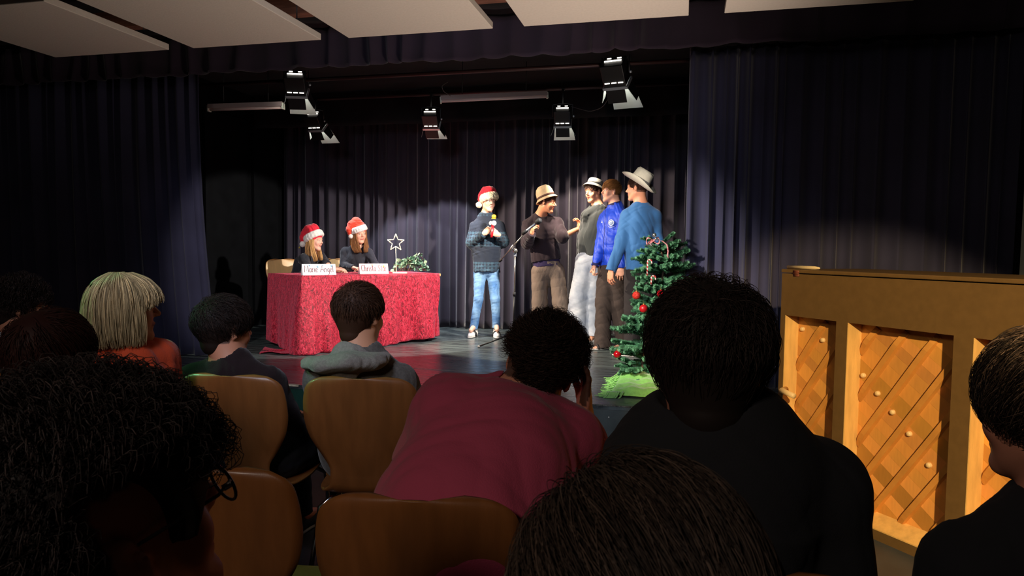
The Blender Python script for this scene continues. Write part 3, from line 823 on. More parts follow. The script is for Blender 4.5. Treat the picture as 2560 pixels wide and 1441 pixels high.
m_ink = M('dark_red_marker', (128, 40, 62), 0.6)
m_blue = M('pale_blue_crayon', (150, 205, 235), 0.7); m_yel = M('yellow_crayon', (240, 200, 90), 0.7)
def name_card(tl, tr_, bl, br, d, text, papercol, stars, label):
    BL, BR = CP(*bl, d[0]), CP(*br, d[1]); BL[2] = BR[2] = TZ+0.003
    r = nrm(BR-BL); w = np.linalg.norm(BR-BL); back = nrm(np.cross(ZZ, r)); 
    if np.dot(back, DEP) < 0: back = -back
    hgt = (bl[1]-tl[1])/FPX*(d[0]+d[1])/2*1.02
    u = nrm(ZZ*1.0+back*0.28); nf = nrm(np.cross(r, u)); nf = nf if np.dot(nf, DEP) < 0 else -nf
    t = thing('name_card', (BL+BR)/2, label, 'name card', 'hand-lettered name cards on the red table')
    hh = hgt; ridge = u*hh
    mp_ = M('card_paper', papercol, 0.7)
    b = MB(); b.prism([BL, BR, BR+ridge, BL+ridge], -nf*0.0015)
    BL2, BR2 = BL+back*0.28*hh*2, BR+back*0.28*hh*2; BL2[2] = BR2[2] = TZ+0.003
    b.prism([BL2, BR2, BR+ridge, BL+ridge], nf*0.0010)
    b.obj('folded_card', mp_, t, smooth=False)
    tot = sum(GL[c][0] for c in text)+0.06*len(text); sc = w*0.88/tot; x = w*0.06
    capH = hh*0.60; lt = MB(); y0 = hh*0.27
    for ch in text:
        gw, st = GL[ch]
        for s_ in st:
            P = [BL+r*(x+a*sc)+u*(y0+b_*capH)+nf*0.002 for a, b_ in s_]
            lt.tube(P, 0.0022, 6, flat=(nf, 0.35))
        x += (gw+0.06)*sc
    lt.obj('lettering', m_ink, t)
    for (fx, fz, mm, rad) in stars:
        sb = MB(); c = BL+r*w*fx+u*hh*fz+nf*0.0016
        for k in range(5):
            an = k*math.pi/5*1.0; dd = r*math.cos(an)+u*math.sin(an)
            sb.tube([c-dd*rad, c+dd*rad], 0.0016, 5, flat=(nf, 0.3))
        sb.obj('star_drawing', mm, t)
    return t
name_card((758, 655), (841, 657), (757, 683), (841, 684), (6.92, 7.12), 'Marie Angel', (236, 240, 240), [(0.22, 0.86, m_blue, 0.008), (0.46, 0.75, m_blue, 0.012), (0.88, 0.82, m_blue, 0.012), (0.62, 0.88, m_blue, 0.006)],
          'white folded name card lettered Marie Angel with pale blue stars')
name_card((897, 656), (971, 657), (900, 682), (972, 682), (7.42, 7.60), 'Christa Star', (246, 214, 214), [(0.84, 0.74, m_yel, 0.014), (0.45, 0.86, m_yel, 0.006)],
          'pinkish folded name card lettered Christa Star with a yellow star')

# ---------------------------------------------------------------- star lamp on a stand
m_warmwhite = M('pale_glowing_rod', (235, 232, 200), 0.5, emit=((255, 240, 200), 0.55))
m_creamp = M('cream_painted_metal', (232, 226, 196), 0.5)
dS = 7.75; cS = CP(989.5, 607, dS); base = CP(991, 680, dS-0.03); base[2] = TZ+0.004
t = thing('star_lamp', base, 'slim cream table lamp shaped as an open five-pointed star', 'lamp')
k_ = FPX/dS; P = []
for i in range(11):
    an = math.pi/2+i*math.pi/5; rr = (22.0 if i % 2 == 0 else 9.3)/k_
    P.append(cS+LAT*rr*math.cos(an)+ZZ*rr*math.sin(an))
b = MB(); 
for i in range(10): b.tube([P[i], P[i+1]], 0.0042, 8)
b.obj('star_frame', m_warmwhite, t)
bl = MB()
for i in range(10):
    q = P[i]*0.5+P[i+1]*0.5+DEP*-0.004; bl.ball(q, 0.0065, 8)
bl.obj('bulbs', M('tiny_bulb', (255, 236, 170), 0.4, emit=((255, 214, 120), 1.5)), t)
MB().tube([P[5]*0.5+P[5]*0.5, base+ZZ*0.006] if False else [cS-ZZ*9.3/k_, base+ZZ*0.01], 0.0042, 8).obj('stem', m_creamp, t)
MB().box(base+ZZ*0.007+LAT*0.04, (0.075, 0.04, 0.007), (LAT, DEP, ZZ)).obj('base_plate', m_creamp, t, smooth=False)

# ---------------------------------------------------------------- trailing artificial eucalyptus
m_leaf = M('dusty_green_leaf', (120, 165, 140), 0.6, attr=True)
m_twig = M('brown_twig', (110, 84, 60), 0.7)
def leaf_mesh(b, c, d, n, L_, W_, cols, col, curl=0.2):
    s = np.cross(n, d); P = []
    for i, (a, w) in enumerate(((0, 0.12), (0.3, 0.85), (0.55, 1.0), (0.8, 0.7), (1.0, 0.05))):
        for q in (-1, 0, 1):
            P.append(c+d*L_*a+s*W_*w*q*0.5+n*(-abs(q)*curl*W_*w*0.5-0.25*curl*L_*a*a))
    Q = [(i*3+j, (i+1)*3+j, (i+1)*3+j+1, i*3+j+1) for i in range(4) for j in range(2)]
    b.add(P, Q); cols += [col]*len(P)
gl = thing('eucalyptus_garland', CP(1015, 682, 7.72)*[1, 1, 0]+ZZ*(TZ+0.003), 'bunch of dusty green artificial leaves trailing on the table beside the star lamp', 'plant')
rs = np.random.default_rng(21)
for sI in range(17):
    a0 = np.array([CP(1003, 676, 7.80)[0], CP(1003, 676, 7.80)[1], TZ+0.02])+LAT*rs.uniform(-0.06, 0.10)+DEP*rs.uniform(-0.04, 0.05)
    an = rs.uniform(-0.5, 3.6); ln = rs.uniform(0.12, 0.24); up_ = rs.uniform(0.8, 2.6)
    if sI < 5: an = rs.uniform(-0.3, 0.3); ln = rs.uniform(0.20, 0.29); up_ = 1.5
    dr = LAT*math.cos(an)+DEP*math.sin(an)*0.5; P = []
    for i in range(7):
        tt = i/6; P.append(a0+dr*ln*tt*0.95+ZZ*max(0.0, up_*ln*(tt*1.25-1.15*tt*tt)+0.008))
    P = np.array(P); MB().tube(P, 0.0022, 5).obj('twig', m_twig, gl)
    b = MB(); cols = []
    for i in range(1, 7):
        for sd in (-1, 1, 0):
            dd = nrm(P[i]-P[i-1]); sdv = nrm(np.cross(dd, ZZ)+1e-6)
            d_ = nrm(dd*0.5+sdv*sd*0.9+ZZ*rs.uniform(-0.1, 0.5)+rs.normal(size=3)*0.25); n_ = nrm(np.cross(d_, rs.normal(size=3))+ZZ*0.9-DEP*0.4)
            n_ = nrm(n_-d_*np.dot(n_, d_)); g = rs.uniform(0.55, 1.15)
            c_ = np.array(lin((118, 158, 134) if rs.random() > 0.2 else (168, 190, 160)))*g
            leaf_mesh(b, P[i], d_, n_, rs.uniform(0.034, 0.052), rs.uniform(0.030, 0.046), cols, c_)
    V_, F_ = b.faces(); V_[:, 2] = np.maximum(V_[:, 2], TZ+0.004); obj('leaves', V_, F_, m_leaf, gl, col=np.array(cols))

# ---------------------------------------------------------------- microphone stand
m_chrome = M('satin_chrome', (170, 165, 155), 0.3, metal=0.9)
m_rub = M('black_rubber', (18, 18, 19), 0.7)
mb0 = at_z(1284, 872, STAGE); ms = thing('microphone_stand', mb0, 'black microphone stand with boom arm in front of the boy in the brown hat', 'microphone stand')
dM = 7.45
mb0 = CP(1283.5, 860, dM); mb0[2] = STAGE
pt = CP(1288, 627, dM)
hub = mb0+ZZ*0.20
MB().tube([hub-ZZ*0.06, mb0*0.45+pt*0.55], 0.011, 10).obj('lower_tube', m_lampblack, ms)
MB().tube([mb0*0.45+pt*0.55, pt], 0.0075, 10).obj('upper_tube', m_chrome, ms)
MB().tube([mb0*0.47+pt*0.53, mb0*0.43+pt*0.57], 0.016, 10).obj('height_clutch', m_rub, ms)
for foot in (CP(1197, 866, 7.40), mb0+LAT*0.28+DEP*0.10, mb0+LAT*0.02-DEP*0.20+LAT*0.1):
    foot = np.array(foot); foot[2] = STAGE+0.012
    lg = MB().tube([hub-ZZ*0.05, foot], 0.008, 8).obj('leg', m_lampblack, ms)
    MB().ball(foot, (0.016, 0.016, 0.012), 10).obj('rubber_foot', m_rub if foot[0] > mb0[0] else M('grey_rubber', (150, 146, 140), 0.7), lg)
b0, b1, b2, b3 = CP(1248, 655, 7.55), CP(1270, 634, 7.5), CP(1283, 614, 7.42), CP(1322, 572, 7.2)
MB().tube([b0, b3], 0.0065, 10).obj('boom', m_chrome, ms)
MB().tube([b0, b0*0.7+b1*0.3], 0.013, 10).obj('counterweight', m_rub, ms)
MB().tube([b1*0.8+b2*0.2, b2], 0.013, 10).obj('boom_sleeve', m_alu, ms)
MB().lathe(pt-LAT*0.0-DEP*0.015, [(0.0001, 0), (0.026, 0), (0.026, 0.02), (0.012, 0.028), (0.0001, 0.028)], -DEP, 16).obj('boom_clamp', m_chrome, ms)
MB().box(pt-ZZ*0.03, (0.013, 0.013, 0.03)).obj('clamp_stem', m_alu, ms, smooth=False)
m0, m1 = CP(1308, 584, 7.22), CP(1352, 549, 7.05)
mv = nrm(m1-m0)
MB().tube([m0-mv*0.01+0*ZZ, m0+mv*0.06], 0.018, 10).obj('mic_clip', m_rub, ms)
mic = thing('microphone', m0, 'silver-grey handheld microphone with black head held at the boom end', 'microphone')
MB().tube([m0-mv*0.005, m0+mv*0.02, m1-mv*0.075], [0.010, 0.0115, 0.014], 14).obj('barrel', m_alu, mic)
MB().tube([m1-mv*0.078, m1-mv*0.066, m1-mv*0.060, m1-mv*0.012, m1], [0.015, 0.024, 0.029, 0.029, 0.018], 16).obj('foam_head', m_rub, mic)
# ---------------------------------------------------------------- people: library
def fcone(a, b, ra, rb, fs=False, fe=True, sq=None):
    """cone with a flat cut at the start and / or the end"""
    a = np.asarray(a, float); b = np.asarray(b, float); ab = b-a; Ln = float(np.linalg.norm(ab)); R = max(ra, rb)
    ax = ab/Ln
    def f(X, Y, Z):
        px, py, pz = X-a[0], Y-a[1], Z-a[2]
        t = (px*ax[0]+py*ax[1]+pz*ax[2])/Ln
        tc = np.clip(t, 0, 1)
        tq = t.copy()
        if not fs: tq = np.maximum(tq, 0)
        if not fe: tq = np.minimum(tq, 1)
        # along-axis remainder is dropped where the end is flat
        t0 = tc if not fs else np.where(t < 0, t, tc)
        t0 = t0 if not fe else np.where(t > 1, t, t0)
        qx, qy, qz = px-t0*ab[0], py-t0*ab[1], pz-t0*ab[2]
        q2 = qx*qx+qy*qy+qz*qz; sc = 1.0
        if sq is not None:
            n, fct = sq; s_ = qx*n[0]+qy*n[1]+qz*n[2]
            q2 = q2+s_*s_*(1/fct**2-1); sc = 0.5+0.5*fct
        d = (np.sqrt(q2)-(ra+(rb-ra)*tc))*sc
        if fs: d = np.maximum(d, -t*Ln)
        if fe: d = np.maximum(d, (t-1)*Ln)
        return d
    return f, np.minimum(a, b)-R, np.maximum(a, b)+R

def frame(fwd, up=ZZ):
    y = nrm(fwd); x = nrm(np.cross(y, up)); z = np.cross(x, y)
    return np.array([x, y, z])
class Head:
    def __init__(s, c, fwd, up=ZZ, sc=1.0): s.c = np.asarray(c, float); s.R = frame(fwd, up); s.s = sc
    def w(s, x, y, z): return s.c+(s.R[0]*x+s.R[1]*y+s.R[2]*z)*s.s
    def v(s, x, y, z): return s.R[0]*x+s.R[1]*y+s.R[2]*z
    def loc(s, V): return ((V-s.c)@s.R.T)/s.s

def head_solid(V, H, ears=True, smile=0.3, nose=1.0):
    w, s, R = H.w, H.s, H.R
    V.add(ell(w(0, -.014, .036), np.array([.074, .093, .082])*s, R))
    V.add(ell(w(0, .018, -.030), np.array([.061, .070, .084])*s, R), .03*s)
    for q in (-1, 1):
        V.add(rcone(w(.050*q, .0, -.052), w(.016*q, .062, -.097), .020*s, .015*s), .03*s)
        V.add(ell(w(.037*q, .062, -.030), np.array([.022, .018, .022])*s, R), .025*s)
    V.add(ell(w(0, .068, -.100), np.array([.021, .017, .016])*s, R), .02*s)
    V.add(rcone(w(-.036, .070, .026), w(.036, .070, .026), .014*s, .014*s), .02*s)
    for q in (-1, 1): V.sub(ell(w(.031*q, .097, .006), np.array([.017, .013, .011])*s, R), .010*s)
    for q in (-1, 1): V.add(ell(w(.031*q, .0735, .005), np.array([.013, .013, .0125])*s, R), .003*s)
    V.add(rcone(w(0, .084, .014), w(0, .084+.022*nose, -.021), .0055*s, .0095*s), .010*s)
    for q in (-1, 1): V.add(ell(w(.0105*q, .090+.004*nose, -.026), np.array([.0075, .010, .0075])*s, R), .006*s)
    m = .004*smile*2
    V.add(rcone(w(-.020, .078, -.057+m), w(0, .088, -.0565), .004*s, .0065*s), .006*s)
    V.add(rcone(w(.020, .078, -.057+m), w(0, .088, -.0565), .004*s, .0065*s), .006*s)
    V.add(rcone(w(-.014, .079, -.068), w(.014, .079, -.068), .0075*s, .0075*s), .006*s)
    V.sub(rcone(w(-.021, .093, -.0615+m), w(0, .097, -.063), .0035*s, .004*s), .004*s)
    V.sub(rcone(w(.021, .093, -.0615+m), w(0, .097, -.063), .0035*s, .004*s), .004*s)
    if ears:
        for q in (-1, 1):
            er = frame(H.v(.45*q, .9, 0), H.v(0, -.15, 1))
            V.add(ell(w(.079*q, -.010, -.004), np.array([.0085, .019, .031])*s, er), .006*s)
            V.sub(ell(w(.088*q, -.001, -.002), np.array([.006, .010, .018])*s, er), .004*s)

SKIN = (232, 178, 150)
def face_paint(V, H, skin, hairc, lips=(190, 98, 92), brow=None, eyes=(70, 50, 38), smile=0.3, teeth=False, open_eyes=True, scalp=True):
    L = H.loc(V); c = np.tile(np.array(lin(skin)), (len(V), 1))
    near = np.abs(L).max(1) < 0.14
    def mixc(mask, col, a=1.0):
        a = np.clip(mask, 0, 1)[:, None]*a
        c[:] = c*(1-a)+np.array(lin(col))*a
    x, y, z = L[:, 0], L[:, 1], L[:, 2]; ax = np.abs(x)
    n = near*(y > .03)
    # warm cheeks and nose
    mixc(n*np.exp(-(((ax-.038)/.018)**2+((z+.032)/.016)**2)), (226, 130, 112), 0.45)
    mixc(n*np.exp(-((x/.012)**2+((z+.022)/.012)**2)), (222, 136, 116), 0.35)
    m = .008*smile
    zl = -.0600+m*(ax/.02)**2
    mixc(n*(ax < .023)*sm(.0105-np.abs(z-zl), 0, .004)*(y > .06), lips, 0.9)
    mixc(n*(ax < .021)*sm(.0028-np.abs(z-zl+.0015), 0, .002)*(y > .06), (245, 240, 232) if teeth else (96, 34, 34), 0.9)
    b = brow or hairc
    mixc(n*(ax > .014)*(ax < .050)*sm(.0048-np.abs(z-(.0265+.004*np.sin((ax-.014)/.036*3.1))), 0, .003), b, 0.85)
    e = ((ax-.031)/.0145)**2+((z-.005)/(.0075 if open_eyes else .003))**2
    mixc(n*sm(1.5-e, 0, .35)*(y > .06), (120, 76, 62), 0.45)
    mixc(n*sm(1.0-e, 0, .3)*(y > .06), (238, 232, 226))
    mixc(n*sm(1.0-e, 0, .3)*sm(.0075-np.hypot(ax-.031, z-.005), 0, .002)*(y > .06), eyes)
    mixc(near*((ax > .002)*(ax < .014)*np.exp(-(((ax-.008)/.004)**2+((z+.0325)/.003)**2)))*(y > .08), (90, 40, 34), 0.7)
    if scalp:
        k = near*(z > .052-.0*y)*sm(np.sqrt((x/.074)**2+((y+.014)/.093)**2+((z-.036)/.082)**2), .90, .97)
        mixc(((z > .060) | ((y < -.02) & (z > -.045)))*near*1.0, hairc, 0.85)
    return c

def hand_prims(w, d, p, t, s=1.0, curl=(0.5, 0.6, 0.5), spread=0.10, thumb=None, scale_f=(0.92, 1.03, 0.97, 0.78)):
    """wrist point, finger direction, direction the palm faces, direction of the thumb side"""
    d = nrm(d); p = nrm(p-d*np.dot(p, d)); t = nrm(t-d*np.dot(t, d)-p*np.dot(t, p)); P = []
    R = np.array([p, t, d])
    P.append((ell(w+d*.048*s, np.array([.0135, .038, .052])*s, R), .012))
    P.append((rcone(w-d*.01*s, w+d*.03*s, .024*s, .027*s, (p, .62)), .014))
    for i in range(4):
        r = w+d*(.086-.006*abs(i-1))*s+t*(.030-.0195*i)*s
        dd = nrm(d+t*(1.2-i)*spread); a = 0; q = r-d*.012*s; rr = .0086*s*(1 if i < 3 else .88)
        cu = curl[i] if isinstance(curl[0], (tuple, list)) else curl
        pp = nrm(p-dd*np.dot(p, dd))
        for L_, c_ in zip((.046, .027, .022), cu):
            a += c_; v = dd*math.cos(a)+pp*math.sin(a); q2 = q+v*L_*scale_f[i]*s
            P.append((rcone(q, q2, rr, rr*.93), .004)); q = q2; rr *= .92
    tb = thumb or (0.65, 0.9, 0.35)    # along d, along t, along p
    q = w+d*.022*s+t*.026*s; v = nrm(d*tb[0]+t*tb[1]+p*tb[2])
    P.append((rcone(w+d*.01*s, q+v*.02*s, .015*s, .0125*s), .012)); q = q+v*.018*s
    P.append((rcone(q, q+v*.034*s, .0115*s, .0098*s), .005)); q = q+v*.034*s
    v2 = nrm(v+d*.45+p*.15); P.append((rcone(q, q+v2*.026*s, .0098*s, .0082*s), .003))
    return P

class Fig: pass
def body_build(name, g, label, skin=SKIN, hairc=(70, 50, 38), h=0.0055, headh=None, group=None, paint={}, heads={}, legs=True):
    """one continuous body: head, neck, trunk, arms, hands, legs"""
    S = g.s; PR = []
    H = g.head; tf = g.tf
    neckt = H.w(0, -.022, -.055); PR.append((rcone(neckt, g.neck, .050*S, .055*S), .03))
    PR.append((rcone(H.w(0, -.03, -.02), g.neck, .048*S, .055*S), .03))
    chest = g.chest; waist = g.waist; pel = g.pel
    PR.append((rcone(g.neck-ZZ*0.03, chest, .075*S, .118*S, (tf, .70)), .05))
    PR.append((rcone(chest, waist, .118*S, .105*S, (tf, .70)), .05))
    PR.append((rcone(waist, pel, .105*S, .120*S, (tf, .74)), .05))
    for i in (0, 1):
        PR.append((rcone(g.neck-ZZ*0.012*S, g.sh[i], .040*S, .047*S), .04))
        PR.append((rcone(g.sh[i], g.el[i], .045*S, .036*S), .02))
        PR.append((rcone(g.el[i], g.wr[i], .036*S, .025*S, None), .015))
        if legs:
            PR.append((rcone(g.hip[i], g.kn[i], .066*S, .042*S), .03))
            PR.append((rcone(g.kn[i], g.an[i], .042*S, .030*S), .02))
            PR.append((rcone(g.an[i], g.an[i]+g.toe[i]*.13*S-ZZ*.035*S, .034*S, .026*S), .02))
        if g.hand[i]: PR += hand_prims(g.wr[i], s=S*g.hand[i].get('s', 1.0), **{k: v for k, v in g.hand[i].items() if k != 's'})
    lo = np.min([p[0][1] for p in PR]+[H.c-.15*H.s], 0)-.01; hi = np.max([p[0][2] for p in PR]+[H.c+.15*H.s], 0)+.01
    V = Vol(lo, hi, h)
    head_solid(V, H, smile=paint.get('smile', .3), **heads)
    for p, k in PR: V.add(p, k)
    P, Q = V.mesh(); c = face_paint(P, H, skin, hairc, **paint)
    # knuckles and joints a little redder
    o = obj(name, P, Q, m_skin, col=c, base=(pel[0], pel[1], g.floor))
    tag(o, label, 'person', group)
    md = o.modifiers.new('soft', 'SMOOTH'); md.factor = 0.4; md.iterations = 1
    g.o = o; return o
m_skin = M('skin', SKIN, 0.5, attr=True, bump=(300, 0.04), sss=0.0)

def top_build(g, mat, name='jumper', off=.014, hem=None, hemr=.13, waistr=.118, chestr=.128, sleeve=(1.0, 1.0), wr=.036, elr=.046, shr=.058, neck_r=.060, wrk=(.006, 26), h=0.006, seed=1, sqf=.74, collar=None, extra=[], cuff=None, neck_cut=0.0):
    S = g.s; tf = g.tf; PR = []
    hem = g.pel if hem is None else hem
    PR.append((fcone(g.waist, hem, (waistr+off)*S, (hemr+off)*S, False, True, (tf, sqf)), .04))
    PR.append((rcone(g.waist, g.chest, (waistr+off)*S, (chestr+off)*S, (tf, sqf)), .05))
    PR.append((rcone(g.chest, g.neck-ZZ*.04*S, (chestr+off)*S, (.078+off)*S, (tf, sqf)), .05))
    for i in (0, 1):
        fr_ = sleeve[i] if isinstance(sleeve, (tuple, list)) else sleeve
        PR.append((rcone(g.neck-ZZ*.028*S, g.sh[i], (.040+off)*S, shr*S), .04))
        if fr_ > 1.0 or abs(fr_-1) < 1e-6:
            PR.append((rcone(g.sh[i], g.el[i], shr*S, elr*S+off*.3), .03))
            PR.append((fcone(g.el[i], g.wr[i], elr*S+off*.3, wr*S, False, True), .02))
            if cuff is not None: pass
        elif fr_ > 0.5:   # pushed up to the forearm
            e = g.el[i]+(g.wr[i]-g.el[i])*(fr_-.5)*2
            PR.append((rcone(g.sh[i], g.el[i], shr*S, elr*S+off*.3), .03))
            PR.append((fcone(g.el[i], e, elr*S+off*.3, wr*1.15*S, False, True), .02))
        else:
            e = g.sh[i]+(g.el[i]-g.sh[i])*fr_*2
            PR.append((fcone(g.sh[i], e, shr*S, elr*1.12*S, False, True), .03))
    PR += extra
    lo = np.min([p[0][1] for p in PR], 0)-.02; hi = np.max([p[0][2] for p in PR], 0)+.02
    V = Vol(lo, hi, h)
    for p, k in PR: V.add(p, k)
    if wrk: V.wrinkle(wrk[0], wrk[1], seed, (1, 1, .6))
    up = nrm(g.head.w(0, -.02, -.05)-g.neck)
    V.sub(rcone(g.neck-up*(.03+neck_cut)*S, g.neck+up*.12*S, neck_r*S, (neck_r+.02)*S), .008)
    P, Q = V.mesh()
    return obj(name, P, Q, mat, g.o)

def trousers_build(g, mat, name='trousers', wr=.132, thigh=.088, knee=.068, ankle=.060, waist=None, end=0.97, wrk=(.006, 24), h=0.006, seed=2, sqf=.78, hipk=.05):
    S = g.s; PR = []; w = g.pel+ZZ*.07*S if waist is None else waist
    PR.append((fcone(g.pel-ZZ*.03*S, w, wr*S, (wr-.008)*S, False, True, (g.tf, sqf)), hipk))
    for i in (0, 1):
        e = g.kn[i]+(g.an[i]-g.kn[i])*end
        PR.append((rcone(g.hip[i]+ZZ*.0, g.kn[i], thigh*S, knee*S), .035))
        PR.append((fcone(g.kn[i], e, knee*S, ankle*S, False, True), .02))
    lo = np.min([p[0][1] for p in PR], 0)-.02; hi = np.max([p[0][2] for p in PR], 0)+.02
    V = Vol(lo, hi, h)
    for p, k in PR: V.add(p, k)
    if wrk: V.wrinkle(wrk[0], wrk[1], seed, (.8, .8, 1))
    P, Q = V.mesh()
    return obj(name, P, Q, mat, g.o)

def shoe_build(g, i, mat, solemat, strap=None, h=0.005, sock=None):
    S = g.s; t = nrm(g.toe[i]*[1, 1, 0]); a = g.an[i]; fl = g.floor; side = np.cross(t, ZZ)
    hl = np.array([a[0], a[1], fl+.032])-t*.035*S; bl = np.array([a[0], a[1], fl+.028])+t*.095*S; tp_ = np.array([a[0], a[1], fl+.024])+t*.165*S
    V = vol_of([rcone(hl, bl, .034*S, .037*S), rcone(bl, tp_, .037*S, .028*S), rcone(hl+ZZ*.01, a+ZZ*.005, .033*S, .036*S)], h, .03)
    V.cut(np.array([0, 0, fl+.014]), -ZZ)
    V.cut(a+ZZ*.012, ZZ+t*.25)
    P, Q = V.mesh(); o = obj('shoe', P, Q, mat, g.o)
    V = vol_of([rcone(hl*[1, 1, 0]+ZZ*(fl+.012), bl*[1, 1, 0]+ZZ*(fl+.012), .038*S, .042*S), rcone(bl*[1, 1, 0]+ZZ*(fl+.012), tp_*[1, 1, 0]+ZZ*(fl+.012), .042*S, .031*S)], h, .02)
    V.cut(np.array([0, 0, fl+.002]), -ZZ); V.cut(np.array([0, 0, fl+.018]), ZZ)
    P, Q = V.mesh(); obj('sole', P, Q, solemat, o)
    if strap is not None:
        for q in (.03, .085):
            c = np.array([a[0], a[1], fl])+t*q*S; pts = []
            for k in range(13):
                an = math.pi*k/12; pts.append(c+side*math.cos(an)*.043*S+ZZ*(.012+math.sin(an)*(.062-.15*max(0, q-.03))*S))
            MB().tube(pts, .013*S, 8, flat=(np.array(nrm(c-c+ZZ)), .6)).obj('strap', strap, o)
    return o

def strands(paths, r, cols, sides=3):
    """paths (n,m,3), r (m,), cols (n,3) -> vertices, quads, colours of thin tubes"""
    n, m, _ = paths.shape
    T = np.gradient(paths, axis=1); T /= np.linalg.norm(T, axis=2, keepdims=True)+1e-9
    a = np.cross(T, np.array([0.3, 0.5, 0.81])); a /= np.linalg.norm(a, axis=2, keepdims=True)+1e-9
    b = np.cross(T, a); V = []
    for k in range(sides):
        th = 2*np.pi*k/sides
        V.append(paths+(a*math.cos(th)+b*math.sin(th))*np.asarray(r)[None, :, None])
    V = np.stack(V, 2).reshape(-1, 3)
    base = (np.arange(n)*m*sides)[:, None, None]; i = np.arange(m-1)[None, :, None]; j = np.arange(sides)[None, None, :]
    p0 = base+i*sides+j; p1 = base+i*sides+(j+1) % sides
    Q = np.stack([p0, p1, p1+sides, p0+sides], -1).reshape(-1, 4)
    C = np.repeat(cols, m*sides, axis=0)
    return V, Q, C
def hair_mat(name, rough=0.6, spec=0.25): return M(name, (60, 45, 35), rough, attr=True, spec=spec)
m_hair = hair_mat('hair_fibres')
def hair_build(g, color, n=1500, thick=.018, dang=.7, r=.0016, curl=None, crown=(0, -.55, .8), region=None, seed=0, cap=True, capoff=.012, h=.005, up=1.0, m=9, var=.25, front=.045, nape=-.062, sweep=None, extra=None, tips=None, jitter=.12, side=None, back_side=None):
    """hair: a close cap plus many strands lying over it; one mesh"""
    H = g.head; rs = np.random.default_rng(seed); Rd = np.array([.074, .093, .082]); C0 = np.array([0, -.014, .036])
    lowk = max(1.0, (C0[2]-nape)/.092); nape0 = max(nape, -.048)
    u = rs.normal(size=(n*6, 3)); u /= np.linalg.norm(u, axis=1)[:, None]
    P0 = C0+u*Rd
    x, y, z = P0[:, 0], P0[:, 1], P0[:, 2]
    if region is None:
        # hair line: forehead height in front, above the ear at the side, down to the nape behind
        lim = np.where(y > .02, front+.004*(1-np.abs(x)/.07), np.where(y > -.02, front*0.25+(y+.02)/.04*front*.75-.012, nape*1.0+.0))
        lim = np.where((y <= -.02), nape0+sm(y, -.06, -.02)*(.012-nape0), lim)
        if side is not None:
            lim = np.where((y > -.045) & (y < .03), np.maximum(lim, side), lim)
            if back_side is not None: lim = np.where((np.abs(x) > .035) & (y < 0), np.maximum(lim, back_side), lim)
        ok = z > lim
    else: ok = region(x, y, z)
    u = u[ok][:n]; n = len(u)
    c = nrm(crown)
    t = u-(u@c)[:, None]*0-c; t = t-(np.sum(t*u, 1))[:, None]*u; t = t+rs.normal(size=t.shape)*jitter
    if sweep is not None: t = t*0.4+np.array(sweep)
    t = t-(np.sum(t*u, 1))[:, None]*u; t /= np.linalg.norm(t, axis=1)[:, None]+1e-9
    a = np.linspace(0, 1, m)[None, :, None]*dang*rs.uniform(.75, 1.25, (n, 1, 1))
    D = np.cos(a)*u[:, None, :]+np.sin(a)*t[:, None, :]
    prof = np.sin(np.linspace(.05, 1, m)*np.pi*.62)[None, :, None]
    th = thick*rs.uniform(.45, 1.15, (n, 1, 1))*prof
    L = C0+D*Rd+D*th
    if curl:
        amp, turns = curl; ph = rs.uniform(0, 6.28, (n, 1, 1)); k = np.linspace(0, 1, m)[None, :, None]
        s_ = np.cross(u, t)[:, None, :]; ang = ph+k*turns*6.283
        L = L+amp*rs.uniform(.6, 1.3, (n, 1, 1))*(np.cos(ang)*s_+np.sin(ang)*D)*np.minimum(1, k*2+.35)
    if lowk > 1: L[..., 2] = np.where((L[..., 2] < C0[2]) & (L[..., 1] < .01), C0[2]+(L[..., 2]-C0[2])*lowk, L[..., 2])
    if lowk > 1:
        tt_ = np.clip((.015-L[..., 2])/(.015-nape), 0, 1.2); L[..., 0] *= 1-.48*tt_**1.3; L[..., 1] = L[..., 1]*(1-.30*tt_)
    if extra is not None: L = extra(L, u, rs)
    W = H.c+(L.reshape(-1, 3)@H.R)*H.s
    rad = np.linspace(1, .35, m)*r*H.s
    cc = np.array(lin(color))[None]*np.exp(rs.normal(size=(n, 1))*var)
    if tips is not None: cc = cc*(1-tips[1])+np.array(lin(tips[0]))*tips[1]
    V1, Q1, C1 = strands(W.reshape(n, m, 3), rad, cc)
    if cap:
        s = H.s; off = capoff; w_ = H.w
        V = vol_of([ell(H.w(*C0), (Rd+off)*s, H.R)]+([rcone(H.w(0, -.040, -.02), H.w(0, -.044, nape+.035), (.056+off)*s, (.040+off)*s)] if nape < -.06 else []), h, .03)
        V.sub(ell(H.w(0, .100, -.045), np.array([.10, .075, front+.045-.004])*s, H.R), .01)
        V.sub(ell(H.w(0, .03, -.115), np.array([.12, .085, .10])*s, H.R), .02)
        V.cut(H.w(0, 0, nape+.004), -H.R[2]+H.R[1]*.15)
        if side is not None:
            for q in (-1, 1): V.sub(ell(w_(q*(.088+off*.3), .0, side-.052-off*.6), np.array([.030+off*.6, .045+off*.2, .055+off*.6])*s, H.R), .01)
        P, Q = V.mesh()
        V1 = np.vstack([P, V1]); Q1 = np.vstack([Q, Q1+len(P)]); C1 = np.vstack([np.tile(np.array(lin(color))*.8, (len(P), 1)), C1])
    return obj('hair', V1, Q1, m_hair, g.o, col=C1)
